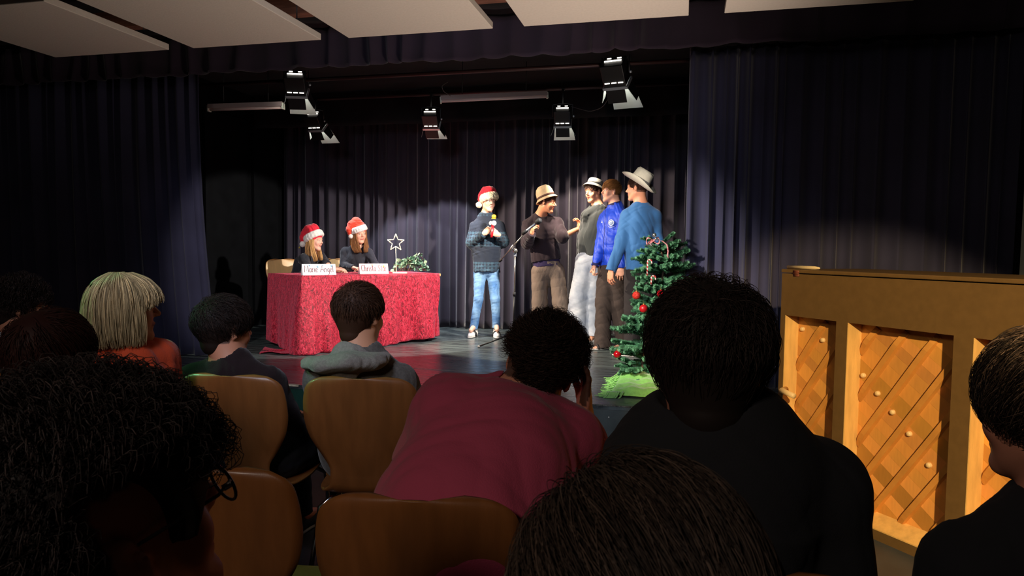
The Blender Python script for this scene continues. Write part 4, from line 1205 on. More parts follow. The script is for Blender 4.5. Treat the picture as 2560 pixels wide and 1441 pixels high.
def long_hair(g, color, sheets, n=900, r=.0018, seed=0, var=.22, tips=None, name='hair'):
    """long falling hair: sheets of strands, each sheet = list of guide curves between which strands are spread"""
    rs = np.random.default_rng(seed); H = g.head; allp = []
    for (gA, gB, cnt, dep) in sheets:
        A = np.array([H.w(*p) if len(p) == 3 else p[0] for p in gA]); B = np.array([H.w(*p) if len(p) == 3 else p[0] for p in gB]); m = 14
        tt = np.linspace(0, len(A)-1, m)
        def ip(Z):
            Q = np.stack([np.interp(tt, np.arange(len(Z)), Z[:, i]) for i in range(3)], 1)
            for _ in range(3): Q[1:-1] = (Q[:-2]+2*Q[1:-1]+Q[2:])/4
            return Q
        A, B = ip(A), ip(B); w = rs.uniform(0, 1, (cnt, 1, 1)); 
        nrm_ = np.cross(B-A, np.gradient(A, axis=0)); nrm_ /= np.linalg.norm(nrm_, axis=1)[:, None]+1e-9
        k = np.linspace(0, 1, m)[None, :, None]
        P = A[None]*(1-w)+B[None]*w+nrm_[None]*(rs.uniform(-1, 1, (cnt, 1, 1))*dep)+0.006*np.sin(k*7+rs.uniform(0, 6.28, (cnt, 1, 1)))*k*nrm_[None]
        P = P+rs.normal(size=(cnt, 1, 3))*.003*k
        # slightly uneven ends
        e = rs.uniform(.86, 1.0, cnt); idx = np.linspace(0, 1, m)[None, :]*e[:, None]*(m-1)
        i0 = np.clip(idx.astype(int), 0, m-2); fr_ = (idx-i0)[..., None]
        P = np.take_along_axis(P, i0[..., None], 1)*(1-fr_)+np.take_along_axis(P, i0[..., None]+1, 1)*fr_
        allp.append(P)
    P = np.concatenate(allp); n_ = len(P)
    cc = np.array(lin(color))[None]*np.exp(rs.normal(size=(n_, 1))*var)
    rad = np.r_[np.linspace(.7, 1, 4), np.ones(7), np.linspace(1, .5, 3)]*r
    V1, Q1, C1 = strands(P, rad, cc)
    return V1, Q1, C1

def santa_hat(g, path, r0, red, trim, pom, pomr=.028, trimr=.022, trim_c=(0, .0, .052), trim_t=(0, .12, 1), trim_rad=(.092, .108), seed=0, fluffy=False, h=.005):
    """soft red hat: path of (point, radius) in head units or world, plus fur rim and pompom"""
    H = g.head; s = H.s
    W = [(H.w(*p) if not isinstance(p, np.ndarray) else p, r*s) for p, r in path]
    V = vol_of([rcone(W[i][0], W[i+1][0], W[i][1], W[i+1][1]) for i in range(len(W)-1)], h, .03)
    up = nrm(H.v(*trim_t))
    V.cut(H.w(*trim_c), -up, H.w(*trim_c)-.16, H.w(*trim_c)+.16) if False else None
    V.wrinkle(.007, 30, seed)
    # hollow the inside for the head and face
    V.sub(ell(H.w(0, .01, -.05), np.array([.08, .12, .10])*s, H.R), .01)
    P, Q = V.mesh(); hat = obj('santa_hat', P, Q, red, g.o)
    x = nrm(np.cross(H.R[1], up)); y = np.cross(up, x); c = H.w(*trim_c)
    N = 20; ring = [c+(x*math.cos(a)*trim_rad[0]+y*math.sin(a)*trim_rad[1])*s for a in np.arange(N)*2*np.pi/N]
    V = vol_of([rcone(ring[i], ring[(i+1) % N], trimr*s, trimr*s) for i in range(N)]+[rcone(ring[i]*.98+c*.02+up*.020*s, ring[(i+1) % N]*.98+c*.02+up*.020*s, trimr*s, trimr*s) for i in range(N)]+[rcone(ring[i]*.95+c*.05+up*.040*s, ring[(i+1) % N]*.95+c*.05+up*.040*s, trimr*.9*s, trimr*.9*s) for i in range(N)], h*.8, .012)
    V.wrinkle(.006 if fluffy else .0025, 150 if fluffy else 60, seed+1)
    P, Q = V.mesh(); obj('fur_trim', P, Q, trim, hat)
    e = W[-1][0] if pom is None else (H.w(*pom) if not isinstance(pom, np.ndarray) else pom)
    V = vol_of([ell(e, np.array([pomr]*3)*s)], h*.8); V.wrinkle(.004, 160, seed+2)
    P, Q = V.mesh(); obj('pompom', P, Q, trim, hat)
    return hat
def brim_hat(g, name, prof, brim, mat, bandmat, c=(0, -.01, .06), tilt=(0, 0, 1), fwdt=None, ysc=1.2, curve=0.0, dent=0.0, band=(0.012, .034), thick=.003, front_drop=0.0, pinch=0):
    """hat: crown profile [(r,z)...] up to the top, brim profile [(r,z)...] outwards; local to the head"""
    H = g.head; s = H.s; up = nrm(H.v(*tilt)); y = nrm(H.R[1]-up*np.dot(H.R[1], up)); x = np.cross(y, up); C = H.w(*c); n = 48
    def ring(r, z, cb=0.0):
        P = []
        for k in range(n):
            a = 2*math.pi*k/n; X = math.cos(a)*r; Y = math.sin(a)*r*ysc
            zz = z+cb*(math.cos(a)**2)-front_drop*cb*(math.sin(a))*0
            if dent and z > prof[-1][1]*.6 and r < prof[0][0]*.8: zz -= dent*math.exp(-(X/.022)**2)*(1.0 if abs(Y) < .08 else .3)
            if pinch and z > prof[0][1]+.05 and math.sin(a) > .3: X *= 1-pinch*(math.sin(a)-.3)*min(1, (z-prof[0][1]-.05)/.05)
            P.append(C+(x*X+y*Y+up*zz)*s)
        return P
    V = []
    for r, z in brim[::-1]: V += ring(r, z, curve*((r-brim[0][0])/(brim[-1][0]-brim[0][0]+1e-6))**1.5)
    for r, z in prof: V += ring(r, z)
    m_ = len(brim)+len(prof)
    Q = [(i*n+j, i*n+(j+1) % n, (i+1)*n+(j+1) % n, (i+1)*n+j) for i in range(m_-1) for j in range(n)]
    o = obj(name, V, np.array(Q), mat, g.o); solid(o, thick)
    r0, z0 = prof[0]
    def pr(z): return np.interp(z, [p[1] for p in prof], [p[0] for p in prof])
    V = []
    for z in np.linspace(z0+band[0], z0+band[1], 4): V += ring(pr(z)+.0025, z)
    Q = [(i*n+j, i*n+(j+1) % n, (i+1)*n+(j+1) % n, (i+1)*n+j) for i in range(3) for j in range(n)]
    b = obj('hat_band', V, np.array(Q), bandmat, o); solid(b, .002)
    return o
def mkfig(s=1.0, floor=STAGE, **k):
    g = Fig(); g.s = s; g.floor = floor; g.hand = [None, None]
    for a, b in k.items(): setattr(g, a, b)
    if not hasattr(g, 'toe'): g.toe = [g.tf, g.tf]
    return g
# ---------------------------------------------------------------- the people on the stage
def ld(l, d, z=0.0): return LAT*l+DEP*d+ZZ*z
m_white_sole = M('white_rubber_sole', (220, 215, 205), 0.6)
m_sock = M('white_sock', (225, 222, 215), 0.85)
m_denim = M('pale_blue_denim', (66, 112, 164), 0.8, noise=(7, 0.0), col2=(128, 166, 200), bump=(220, 0.2))
m_fur = M('white_plush', (240, 236, 228), 0.95, bump=(260, 0.5), sheen=0.3)

def knit_mat():
    m = M('patterned_navy_knit', (30, 40, 56), 0.9, bump=(240, 0.3), sheen=0.2)
    nt = m.node_tree; N = nt.nodes; L = nt.links; b = N['Principled BSDF']
    tc = N.new('ShaderNodeTexCoord'); sp = N.new('ShaderNodeSeparateXYZ'); L.new(tc.outputs['Object'], sp.inputs[0])
    def math_(op, a, b_=None, v=None):
        q = N.new('ShaderNodeMath'); q.operation = op; L.new(a, q.inputs[0])
        if b_ is not None: L.new(b_, q.inputs[1])
        elif v is not None: q.inputs[1].default_value = v
        return q.outputs[0]
    # lozenge rows and bands at set heights
    zx = math_('MULTIPLY', sp.outputs[0], v=80); zz = math_('MULTIPLY', sp.outputs[2], v=80)
    tri = math_('ADD', math_('ABSOLUTE', math_('SINE', zx)), math_('ABSOLUTE', math_('SINE', zz)))
    lz = math_('GREATER_THAN', tri, v=1.05)
    band = math_('SINE', math_('MULTIPLY', sp.outputs[2], v=17.5)); on = math_('GREATER_THAN', band, v=0.05)
    nz = N.new('ShaderNodeTexNoise'); nz.inputs['Scale'].default_value = 9; L.new(tc.outputs['Object'], nz.inputs['Vector'])
    pat = math_('MULTIPLY', math_('MULTIPLY', lz, on), nz.outputs['Fac'])
    r = N.new('ShaderNodeValToRGB'); r.color_ramp.elements[0].color = rgba(lin((28, 36, 50))); r.color_ramp.elements[1].color = rgba(lin((74, 108, 122)))
    e = r.color_ramp.elements.new(0.3); e.color = rgba(lin((36, 54, 70)))
    L.new(pat, r.inputs[0]); L.new(r.outputs[0], b.inputs['Base Color'])
    return m

# --- boy with the red hat and the toy microphone
D = 8.30
fwd = nrm(ld(.42, -.9)); tf = nrm(ld(.10, -1))
g = mkfig(0.97, tf=tf,
    head=Head(CP(1222, 506, D-.03), fwd, nrm(ZZ+LAT*.16), 0.97),
    neck=CP(1216, 538, D), chest=CP(1217, 580, D), waist=CP(1216, 628, D), pel=CP(1215, 662, D),
    sh=[CP(1190, 568, D), CP(1247, 567, D)], el=[CP(1180, 606, D-.02), CP(1258, 604, D-.02)], wr=[CP(1208, 585, D-.21), CP(1247, 588, D-.20)],
    hip=[CP(1200, 678, D), CP(1232, 678, D)], kn=[CP(1196, 748, D-.03), CP(1238, 748, D-.03)], an=[CP(1185, 817, D), CP(1241, 815, D)],
    toe=[nrm(ld(-.25, -1)), nrm(ld(.10, -1))])
g.hand = [dict(d=ld(.80, -.35, .45), p=ld(.2, .9, -.2), t=ld(-.3, 0, 1), curl=(.55, .8, .6), thumb=(.8, .5, .5)),
          dict(d=ld(-.85, -.30, .35), p=ld(-.2, .9, 0), t=ld(.3, 0, 1), curl=(.7, .9, .7), thumb=(.8, .4, .5))]
body_build('person', g, 'person in a patterned navy jumper and red fur-trimmed hat, holding a toy microphone', skin=(236, 180, 152), hairc=(120, 84, 52), paint=dict(smile=.9, teeth=True))
top_build(g, knit_mat(), 'patterned_jumper', off=.020, hem=CP(1216, 679, D), hemr=.135, waistr=.138, chestr=.140, elr=.062, shr=.068, wr=.040, wrk=(.010, 22), seed=3, neck_r=.058)
tr = trousers_build(g, m_denim, 'jeans', wr=.122, thigh=.078, knee=.056, ankle=.047, end=1.07, wrk=(.004, 38), seed=5)
m_redhat = M('red_plush', (205, 22, 44), 0.9, sheen=0.5, bump=(150, 0.25), noise=(12, 0.12))
m_creamfur = M('cream_shaggy_fur', (236, 222, 190), 0.95, bump=(160, 0.8), sheen=0.4)
santa_hat(g, [((0, -.01, .075), .092), ((.0, -.02, .125), .070), ((.045, -.05, .125), .050), ((.080, -.065, .08), .034), ((.102, -.06, .02), .022)], .1, m_redhat, m_creamfur, (.108, -.040, -.050), pomr=.036, trimr=.024, trim_c=(0, -.002, .040), trim_t=(.30, -.20, 1), trim_rad=(.088, .102), seed=7, fluffy=True)
hair_build(g, (128, 88, 54), n=500, thick=.012, dang=.5, r=.0022, seed=5, capoff=.004)
for i in (0, 1): shoe_build(g, i, m_sock, m_white_sole, strap=M('black_sandal_strap', (22, 22, 24), 0.6))
# toy microphone
a, b = CP(1229, 594, D-.30), CP(1235, 541, D-.31); v = nrm(b-a)
toy = thing('toy_microphone', a, 'red toy microphone with orange head and white discs, held against the patterned jumper', 'toy')
MB().tube([a, a+v*.03, a+v*.17], [.011, .014, .019], 14).obj('grip', M('glossy_red_plastic', (200, 22, 34), 0.3), toy)
MB().ball(b-v*.002, (.027, .027, .024), 16).obj('orange_head', M('orange_plastic', (245, 150, 40), 0.35, noise=(60, 0.0), col2=(250, 196, 70)), toy)
MB().tube([b-v*.032, b-v*.022], .026, 16).obj('gold_ring', M('gold_plastic', (240, 190, 60), 0.3), toy)
cc = a+v*.165
for q, (dx, rr) in enumerate(((LAT*.010-DEP*.026, .027), (-LAT*.030-DEP*.004, .022))):
    n_ = nrm(dx+DEP*(-.03)+LAT*.0); MB().lathe(cc+dx, [(.0001, .004), (rr, .004), (rr+.002, 0), (rr, -.006), (.0001, -.006)], n_, 20).obj('white_disc', M('white_disc_plastic', (225, 228, 222), 0.4), toy)

# --- boy in the brown hat at the microphone
D = 8.0
fwd = nrm(ld(.90, -.42, -.16)); tf = nrm(ld(.22, -1))
g = mkfig(1.0, tf=tf,
    head=Head(CP(1368, 506, D-.10), fwd, ZZ, 1.0),
    neck=CP(1351, 541, D), chest=CP(1356, 588, D), waist=CP(1364, 632, D), pel=CP(1370, 668, D),
    sh=[CP(1322, 562, D-.02), CP(1392, 559, D)], el=[CP(1317, 607, D-.08), CP(1406, 592, D-.12)], wr=[CP(1330, 582, D-.38), CP(1446, 572, D-.05)],
    hip=[CP(1350, 680, D), CP(1390, 680, D)], kn=[CP(1349, 755, D), CP(1400, 752, D-.03)], an=[CP(1347, 838, D), CP(1414, 838, D)],
    toe=[nrm(ld(-.2, -1)), nrm(ld(.35, -1))])
g.hand = [dict(d=ld(.15, -.45, .85), p=ld(.85, .2, .1), t=ld(-.3, .4, .4), curl=(.9, 1.0, .7), thumb=(.7, .3, .7), s=.95),
          dict(d=ld(.12, 0, 1), p=ld(-.9, -.3, .2), t=ld(.6, -.5, .3), curl=(.75, .8, .6), thumb=(.9, .55, -.1), s=1.0)]
body_build('person', g, 'person in dark brown jumper, khaki trousers and tan felt hat, holding the stand microphone', skin=(236, 160, 118), hairc=(84, 48, 30), paint=dict(smile=1.0, open_eyes=False), heads=dict(nose=1.25))
m_jb = M('dark_brown_plum_knit', (52, 38, 44), 0.9, bump=(260, 0.2), sheen=0.25)
top_build(g, m_jb, 'jumper', off=.018, hem=CP(1366, 650, D), hemr=.142, waistr=.132, chestr=.140, sleeve=(1.0, .55), elr=.062, shr=.066, wr=.042, wrk=(.010, 18), seed=9, neck_r=.060)
top_v = Vol(np.minimum(g.waist, g.pel)-.2, np.maximum(g.waist, g.pel)+.2, .006)
top_v.add(fcone(g.waist, CP(1368, 666, D), .140, .156, True, True, (tf, .74)), .02); top_v.wrinkle(.004, 30, 4)
P, Q = top_v.mesh(); obj('undershirt', P, Q, M('dark_violet_cotton', (56, 44, 84), 0.9, bump=(200, 0.2)), g.o)
trousers_build(g, M('khaki_brown_cord', (140, 122, 108), 0.9, noise=(6, 0.12), bump=(180, 0.35), stretch=(1, 1, .3)), 'trousers', wr=.142, thigh=.100, knee=.088, ankle=.092, end=1.0, wrk=(.004, 20), seed=6)
m_felt = M('tan_felt', (186, 160, 126), 0.95, noise=(26, 0.12), bump=(120, 0.3)); m_hb = M('brown_band', (74, 44, 34), 0.8)
brim_hat(g, 'felt_hat', [(.088, .0), (.088, .03), (.083, .075), (.070, .112), (.046, .136), (.0005, .146)], [(.088, 0), (.098, -.010), (.108, -.024), (.113, -.034)], m_felt, m_hb, c=(0, -.024, .050), tilt=(0, -.60, 1), ysc=1.17, band=(.004, .022), thick=.004)
hair_build(g, (92, 50, 30), n=700, thick=.014, dang=.5, r=.0020, seed=6, capoff=.004, nape=-.05)
for i in (0, 1): shoe_build(g, i, M('black_canvas_shoe', (26, 26, 28), 0.7), m_white_sole)

# --- boy in the grey-black jumper with the grey bucket hat
D = 7.80
fwd = nrm(ld(-.80, -.62, -.12)); tf = nrm(ld(-.55, -.85))
g = mkfig(1.0, tf=tf,
    head=Head(CP(1484, 480, D), fwd, nrm(ZZ-LAT*.04), 1.0),
    neck=CP(1495, 519, D), chest=CP(1489, 556, D+.02), waist=CP(1480, 600, D), pel=CP(1476, 645, D),
    sh=[CP(1519, 541, D+.10), CP(1469, 539, D-.02)], el=[CP(1528, 590, D+.18), CP(1473, 590, D+.12)], wr=[CP(1530, 640, D+.2), CP(1492, 628, D+.28)],
    hip=[CP(1486, 655, D), CP(1464, 655, D)], kn=[CP(1482, 745, D), CP(1448, 745, D)], an=[CP(1487, 838, D), CP(1443, 838, D)],
    toe=[nrm(ld(-.5, -1)), nrm(ld(-.7, -.8))])
body_build('person', g, 'person in a dark grey sweatshirt, wide pale jeans and light grey bucket hat', skin=(240, 170, 132), hairc=(50, 32, 24), paint=dict(smile=.7), heads=dict(nose=1.3))
top_build(g, M('washed_black_sweatshirt', (58, 62, 60), 0.92, bump=(240, 0.2), sheen=0.3), 'sweatshirt', off=.020, hem=CP(1478, 638, D), hemr=.138, waistr=.134, chestr=.134, elr=.056, shr=.060, wr=.042, wrk=(.011, 22), seed=13, neck_r=.057)
trousers_build(g, M('washed_grey_blue_denim', (142, 152, 168), 0.85, noise=(5, 0.0), col2=(196, 200, 206), bump=(200, 0.2)), 'wide_jeans', wr=.138, thigh=.110, knee=.105, ankle=.125, end=1.0, wrk=(.008, 18), seed=8)
def fringe(L, u, rs):
    f = (u[:, 1] > .35)[:, None, None]; k = np.linspace(0, 1, L.shape[1])[None, :, None]
    return L+f*np.array([0, .012, -.006])*k**1.5
hair_build(g, (62, 38, 26), n=1500, thick=.016, dang=.42, r=.0017, seed=8, capoff=.006, front=.050, extra=fringe, crown=(0, -.2, 1), side=.018)
m_bucket = M('light_grey_canvas', (158, 156, 144), 0.95, noise=(30, 0.06), bump=(200, 0.3))
brim_hat(g, 'bucket_hat', [(.084, .0), (.080, .03), (.074, .055), (.068, .062), (.0005, .068)], [(.084, 0), (.098, -.016), (.112, -.036), (.116, -.042)], m_bucket, M('black_cord', (26, 26, 28), 0.8), c=(0, -.030, .070), tilt=(0.0, -.50, 1), ysc=1.20, band=(.002, .007), thick=.003)
for i in (0, 1): shoe_build(g, i, M('white_trainer', (214, 208, 200), 0.6), m_white_sole)

# --- boy in the royal blue track jacket
D = 7.40
fwd = nrm(ld(-.97, -.25, .02)); tf = nrm(ld(-.72, -.70))
g = mkfig(1.0, tf=tf,
    head=Head(CP(1527, 479, D), fwd, nrm(ZZ-LAT*.05), .96),
    neck=CP(1539, 518, D), chest=CP(1530, 560, D), waist=CP(1524, 610, D), pel=CP(1528, 660, D),
    sh=[CP(1556, 544, D-.10), CP(1518, 543, D+.08)], el=[CP(1558, 600, D-.16), CP(1506, 606, D-.02)], wr=[CP(1554, 668, D-.16), CP(1488, 664, D-.08)],
    hip=[CP(1543, 668, D-.03), CP(1517, 668, D+.03)], kn=[CP(1546, 762, D), CP(1508, 765, D)], an=[CP(1560, 862, D+.02), CP(1507, 866, D-.02)],
    toe=[nrm(ld(-.9, -.6)), nrm(ld(-.95, -.5))])
g.hand = [dict(d=ld(-.05, -.1, -1), p=ld(.2, .9, 0), t=ld(-1, -.1, 0), curl=(.45, .5, .4), thumb=(.8, .35, .2)),
          dict(d=ld(-.55, -.25, -.75), p=ld(.6, -.1, -.5), t=ld(-.2, -.9, .3), curl=(1.0, 1.0, .7), thumb=(.8, .4, .5))]
body_build('person', g, 'bare-headed person in a royal blue track jacket with a round white badge', skin=(240, 176, 146), hairc=(150, 104, 60), paint=dict(smile=1.0, teeth=True))
up = nrm(g.head.w(0, -.02, -.05)-g.neck)
m_blue_j = M('royal_blue_polyester', (20, 66, 200), 0.5, noise=(10, 0.08), bump=(30, 0.25), sheen=0.2)
jk = top_build(g, m_blue_j, 'track_jacket', off=.018, hem=CP(1526, 662, D), hemr=.128, waistr=.132, chestr=.135, elr=.055, shr=.062, wr=.040, wrk=(.011, 18), seed=14, neck_r=.058,
    extra=[(rcone(g.neck-up*.01, g.neck+up*.035, .072, .068), .02)])
m_navy = M('navy_knit_collar', (26, 28, 84), 0.8, bump=(200, 0.2))
V = vol_of([fcone(g.neck-up*.012, g.neck+up*.045, .078, .070, True, True)], .005); V.sub(rcone(g.neck-up*.1, g.neck+up*.12, .060, .062), .004)
P, Q = V.mesh(); obj('collar', P, Q, m_navy, jk)
# badge, lettering strip and small chest mark
def decal(px, py, d0, name, mat, parts, parent, nrmv, off=0.0):
    c = CP(px, py, d0); n_ = nrm(nrmv); rx = nrm(np.cross(ZZ, n_)); rx = rx if np.dot(rx, LAT) > 0 else -rx; uz = np.cross(n_, rx); uz = uz if uz[2] > 0 else -uz
    b = MB()
    for kind, x, z, a, bb in parts:
        q = c+rx*x+uz*z
        if kind == 'ring':
            P = [q+rx*math.cos(t)*a+uz*math.sin(t)*a*1.15 for t in np.linspace(0, 2*np.pi, 25)]; b.tube(P, bb, 6, flat=(n_, .5))
        elif kind == 'disc': b.lathe(q, [(.0001, .001), (a, .001), (a, -.02)], n_, 20)
        elif kind == 'bar': b.box(q, (a, .0015, bb), (rx, n_, uz))
        elif kind == 'arc':
            P = [q+rx*math.cos(t)*a+uz*math.sin(t)*bb for t in np.linspace(0, np.pi, 12)]; b.tube(P, .0025, 6, flat=(n_, .5))
    return b.obj(name, mat, parent)
m_print = M('white_print', (226, 232, 240), 0.6)
nb = ld(-.25, -1, .1)
DB = 7.195
decal(1528, 557, DB, 'badge', m_print, [('disc', 0, 0, .021, 0), ('ring', 0, 0, .026, .004)], jk, nb)
decal(1528, 557, DB-.004, 'badge_drawing', M('badge_blue', (110, 140, 200), 0.6), [('arc', 0, -.004, .012, .011), ('bar', 0, -.008, .013, .0015), ('ring', 0, 0, .0205, .0014)], jk, nb)
decal(1527, 567, DB-.004, 'badge_text', m_print, [('bar', -.024+.0085*i, 0, .003, .0018) for i in range(7)]+[('bar', -.013+.0085*i, -.009, .0035, .003) for i in range(4)], jk, nb)
decal(1505, 556, 7.235, 'chest_mark', m_print, [('bar', -.006, 0, .003, .008), ('bar', .004, 0, .003, .007)], jk, nb)
MB().tube([CP(1513, 524, 7.235), CP(1512, 560, 7.225), CP(1509, 610, 7.23), CP(1508, 655, 7.235)], .0025, 6).obj('zip', m_navy, jk)
for i in (0, 1):
    e = g.wr[i]; dv = nrm(g.wr[i]-g.el[i]); V = vol_of([fcone(e-dv*.05, e+dv*.012, .042, .038, True, True)], .005); P, Q = V.mesh(); obj('cuff', P, Q, m_navy, jk)
trousers_build(g, M('dark_brown_cord', (62, 50, 44), 0.9, noise=(7, 0.18), bump=(180, 0.3)), 'trousers', wr=.130, thigh=.092, knee=.080, ankle=.085, end=1.03, wrk=(.009, 22), seed=10)
hair_build(g, (158, 108, 62), n=2600, thick=.020, dang=.55, r=.0015, seed=9, capoff=.006, front=.054, crown=(0, -.75, .5), nape=-.035, var=.35, side=.030)
for i in (0, 1): shoe_build(g, i, M('grey_brown_trainer', (110, 96, 84), 0.7), m_white_sole, strap=M('dark_strap', (40, 36, 34), 0.7))

# --- boy in the blue sweatshirt with the cream western hat, back to the hall
D = 6.90
fwd = nrm(ld(-.88, .42, -.05)); tf = nrm(ld(-.62, .78))
g = mkfig(1.02, tf=tf,
    head=Head(CP(1592, 472, D), fwd, nrm(ZZ+LAT*.12), 1.0),
    neck=CP(1603, 512, D), chest=CP(1604, 560, D), waist=CP(1600, 612, D), pel=CP(1600, 668, D),
    sh=[CP(1569, 542, D-.02), CP(1634, 542, D+.0)], el=[CP(1554, 604, D-.06), CP(1642, 600, D-.02)], wr=[CP(1528, 676, D-.10), CP(1630, 665, D+.05)],
    hip=[CP(1584, 680, D), CP(1616, 680, D)], kn=[CP(1581, 775, D), CP(1615, 775, D)], an=[CP(1580, 878, D), CP(1618, 880, D)],
    toe=[nrm(ld(-.8, .3)), nrm(ld(-.4, .6))])
g.hand = [dict(d=ld(-.10, -.05, -1), p=ld(.7, .6, 0), t=ld(-.6, .5, 0), curl=(.4, .5, .5), thumb=(.8, .3, .3)),
          dict(d=ld(-.10, 0, -1), p=ld(-.7, .6, 0), t=ld(-.3, .9, 0), curl=(.4, .5, .4), thumb=(.8, .4, .2))]
body_build('person', g, 'person in a mid-blue sweatshirt and cream western hat, seen from behind beside the tree', skin=(236, 160, 124), hairc=(56, 34, 24), paint=dict(smile=.2))
top_build(g, M('mid_blue_sweatshirt', (58, 112, 170), 0.85, bump=(240, 0.2), sheen=0.3), 'sweatshirt', off=.018, hem=CP(1600, 674, D), hemr=.140, waistr=.150, chestr=.152, elr=.060, shr=.068, wr=.042, wrk=(.010, 15), seed=17, neck_r=.058, sqf=.78)
trousers_build(g, M('near_black_trousers', (38, 32, 32), 0.9, noise=(8, 0.1), bump=(180, 0.2)), 'trousers', wr=.135, thigh=.094, knee=.076, ankle=.080, end=1.0, seed=12)
hair_build(g, (66, 38, 26), n=900, thick=.014, dang=.5, r=.0020, seed=10, capoff=.006, nape=-.055)
m_cream = M('cream_straw_felt', (250, 240, 216), 0.85, noise=(40, 0.03), bump=(150, 0.15))
brim_hat(g, 'western_hat', [(.092, .0), (.089, .03), (.084, .07), (.080, .125), (.070, .146), (.045, .148), (.0005, .138)], [(.092, 0), (.115, -.006), (.145, -.006), (.172, .004)], m_cream, M('tan_hat_band', (206, 138, 62), 0.7), c=(.0, -.02, .052), tilt=(-.02, -.72, 1), ysc=1.16, band=(.002, .026), thick=.004, curve=.055, dent=.03, pinch=.35)
for i in (0, 1): shoe_build(g, i, M('black_leather_shoe', (24, 22, 22), 0.5), m_white_sole)

# --- the two girls at the table
m_tee = M('charcoal_cotton', (36, 38, 46), 0.9, bump=(240, 0.2), sheen=0.2)
m_top2 = M('black_jersey', (30, 28, 36), 0.85, bump=(240, 0.2), sheen=0.25)
D = 7.92
fwd = nrm(ld(.97, -.22, -.06)); tf = nrm(ld(.80, -.60))
g = mkfig(0.95, tf=tf,
    head=Head(CP(786, 602, D-.08), fwd, nrm(ZZ+LAT*.10), .93),
    neck=CP(777, 637, D), chest=CP(762, 665, D+.02), waist=CP(750, 702, D+.05), pel=CP(742, 735, D+.08),
    sh=[CP(802, 645, D+.14), CP(760, 648, D-.12)], el=[CP(826, 672, D+.02), CP(772, 681, D-.30)], wr=[CP(851, 673, D-.14), CP(842, 674, D-.30)],
    hip=[CP(752, 742, D+.10), CP(738, 745, D-.05)], kn=[CP(815, 775, D-.15), CP(800, 785, D-.38)], an=[CP(815, 845, D-.12), CP(800, 860, D-.35)])
g.wr = [np.array([w[0], w[1], TZ+.040]) for w in g.wr]
g.an = [np.array([w[0], w[1], STAGE+.08]) for w in g.an]
g.hand = [dict(d=ld(.55, -.80, .0), p=ld(0, .1, -1), t=ld(-.8, -.6, 0), curl=(.35, .5, .4), thumb=(.8, .3, .2), s=.9),
          dict(d=ld(.90, .10, .0), p=ld(0, .2, -1), t=ld(.1, 1, .2), curl=(.45, .6, .5), thumb=(.8, .3, .3), s=.9)]
body_build('person', g, 'person with long blond hair and red hat, seated behind the Marie Angel card', skin=(240, 184, 158), hairc=(190, 150, 96), paint=dict(smile=.7, open_eyes=False))
top_build(g, m_tee, 'tshirt', off=.010, hem=g.pel, hemr=.13, waistr=.112, chestr=.116, sleeve=.34, elr=.050, shr=.056, wrk=(.006, 24), seed=21, neck_r=.056)
trousers_build(g, M('dark_trousers', (34, 34, 44), 0.9), 'trousers', seed=22)
V1, Q1, C1 = long_hair(g, (206, 162, 104), [
    ([(.074, -.03, .05), (.082, -.02, -.02), (.080, .0, -.10), (.075, .03, -.18), (.070, .05, -.25)], [(.070, .035, .055), (.076, .030, -.02), (.070, .040, -.10), (.062, .075, -.18), (.055, .09, -.24)], 900, .010),
    ([(-.074, -.03, .05), (-.082, -.02, -.02), (-.080, .0, -.10), (-.072, .03, -.18), (-.06, .05, -.24)], [(-.070, .035, .055), (-.076, .030, -.02), (-.07, .045, -.10), (-.062, .08, -.18), (-.05, .09, -.23)], 900, .010),
    ([(.07, -.04, .04), (.078, -.05, -.05), (.075, -.05, -.13), (.07, -.04, -.20)], [(-.07, -.04, .04), (-.078, -.05, -.05), (-.075, -.05, -.13), (-.07, -.04, -.20)], 1100, .02)], seed=31, r=.0016)
obj('hair', V1, Q1, m_hair, g.o, col=C1)
m_redhat2 = M('bright_red_felt', (222, 28, 52), 0.85, sheen=0.4, bump=(140, 0.2), noise=(14, 0.08))
hat = santa_hat(g, [((0, -.01, .07), .094), ((0, -.03, .125), .070), ((0, -.075, .125), .054), ((0, -.125, .075), .042), ((0, -.155, .02), .032), ((0, -.158, -.02), .020)], .1, m_redhat2, m_fur, (0, -.150, -.052), pomr=.036, trimr=.020, trim_c=(0, -.006, .034), trim_t=(0, -.60, 1), trim_rad=(.090, .108), seed=27)
MB().tube([g.head.w(0, -.175, -.02), g.head.w(0, -.195, -.10)], .0018, 6).obj('cord', M('yellow_cord', (200, 190, 110), 0.6), hat)
MB().ball(g.head.w(0, -.195, -.10), .009, 10).obj('bell', M('gold_bell', (222, 200, 90), 0.3, metal=0.6), hat)

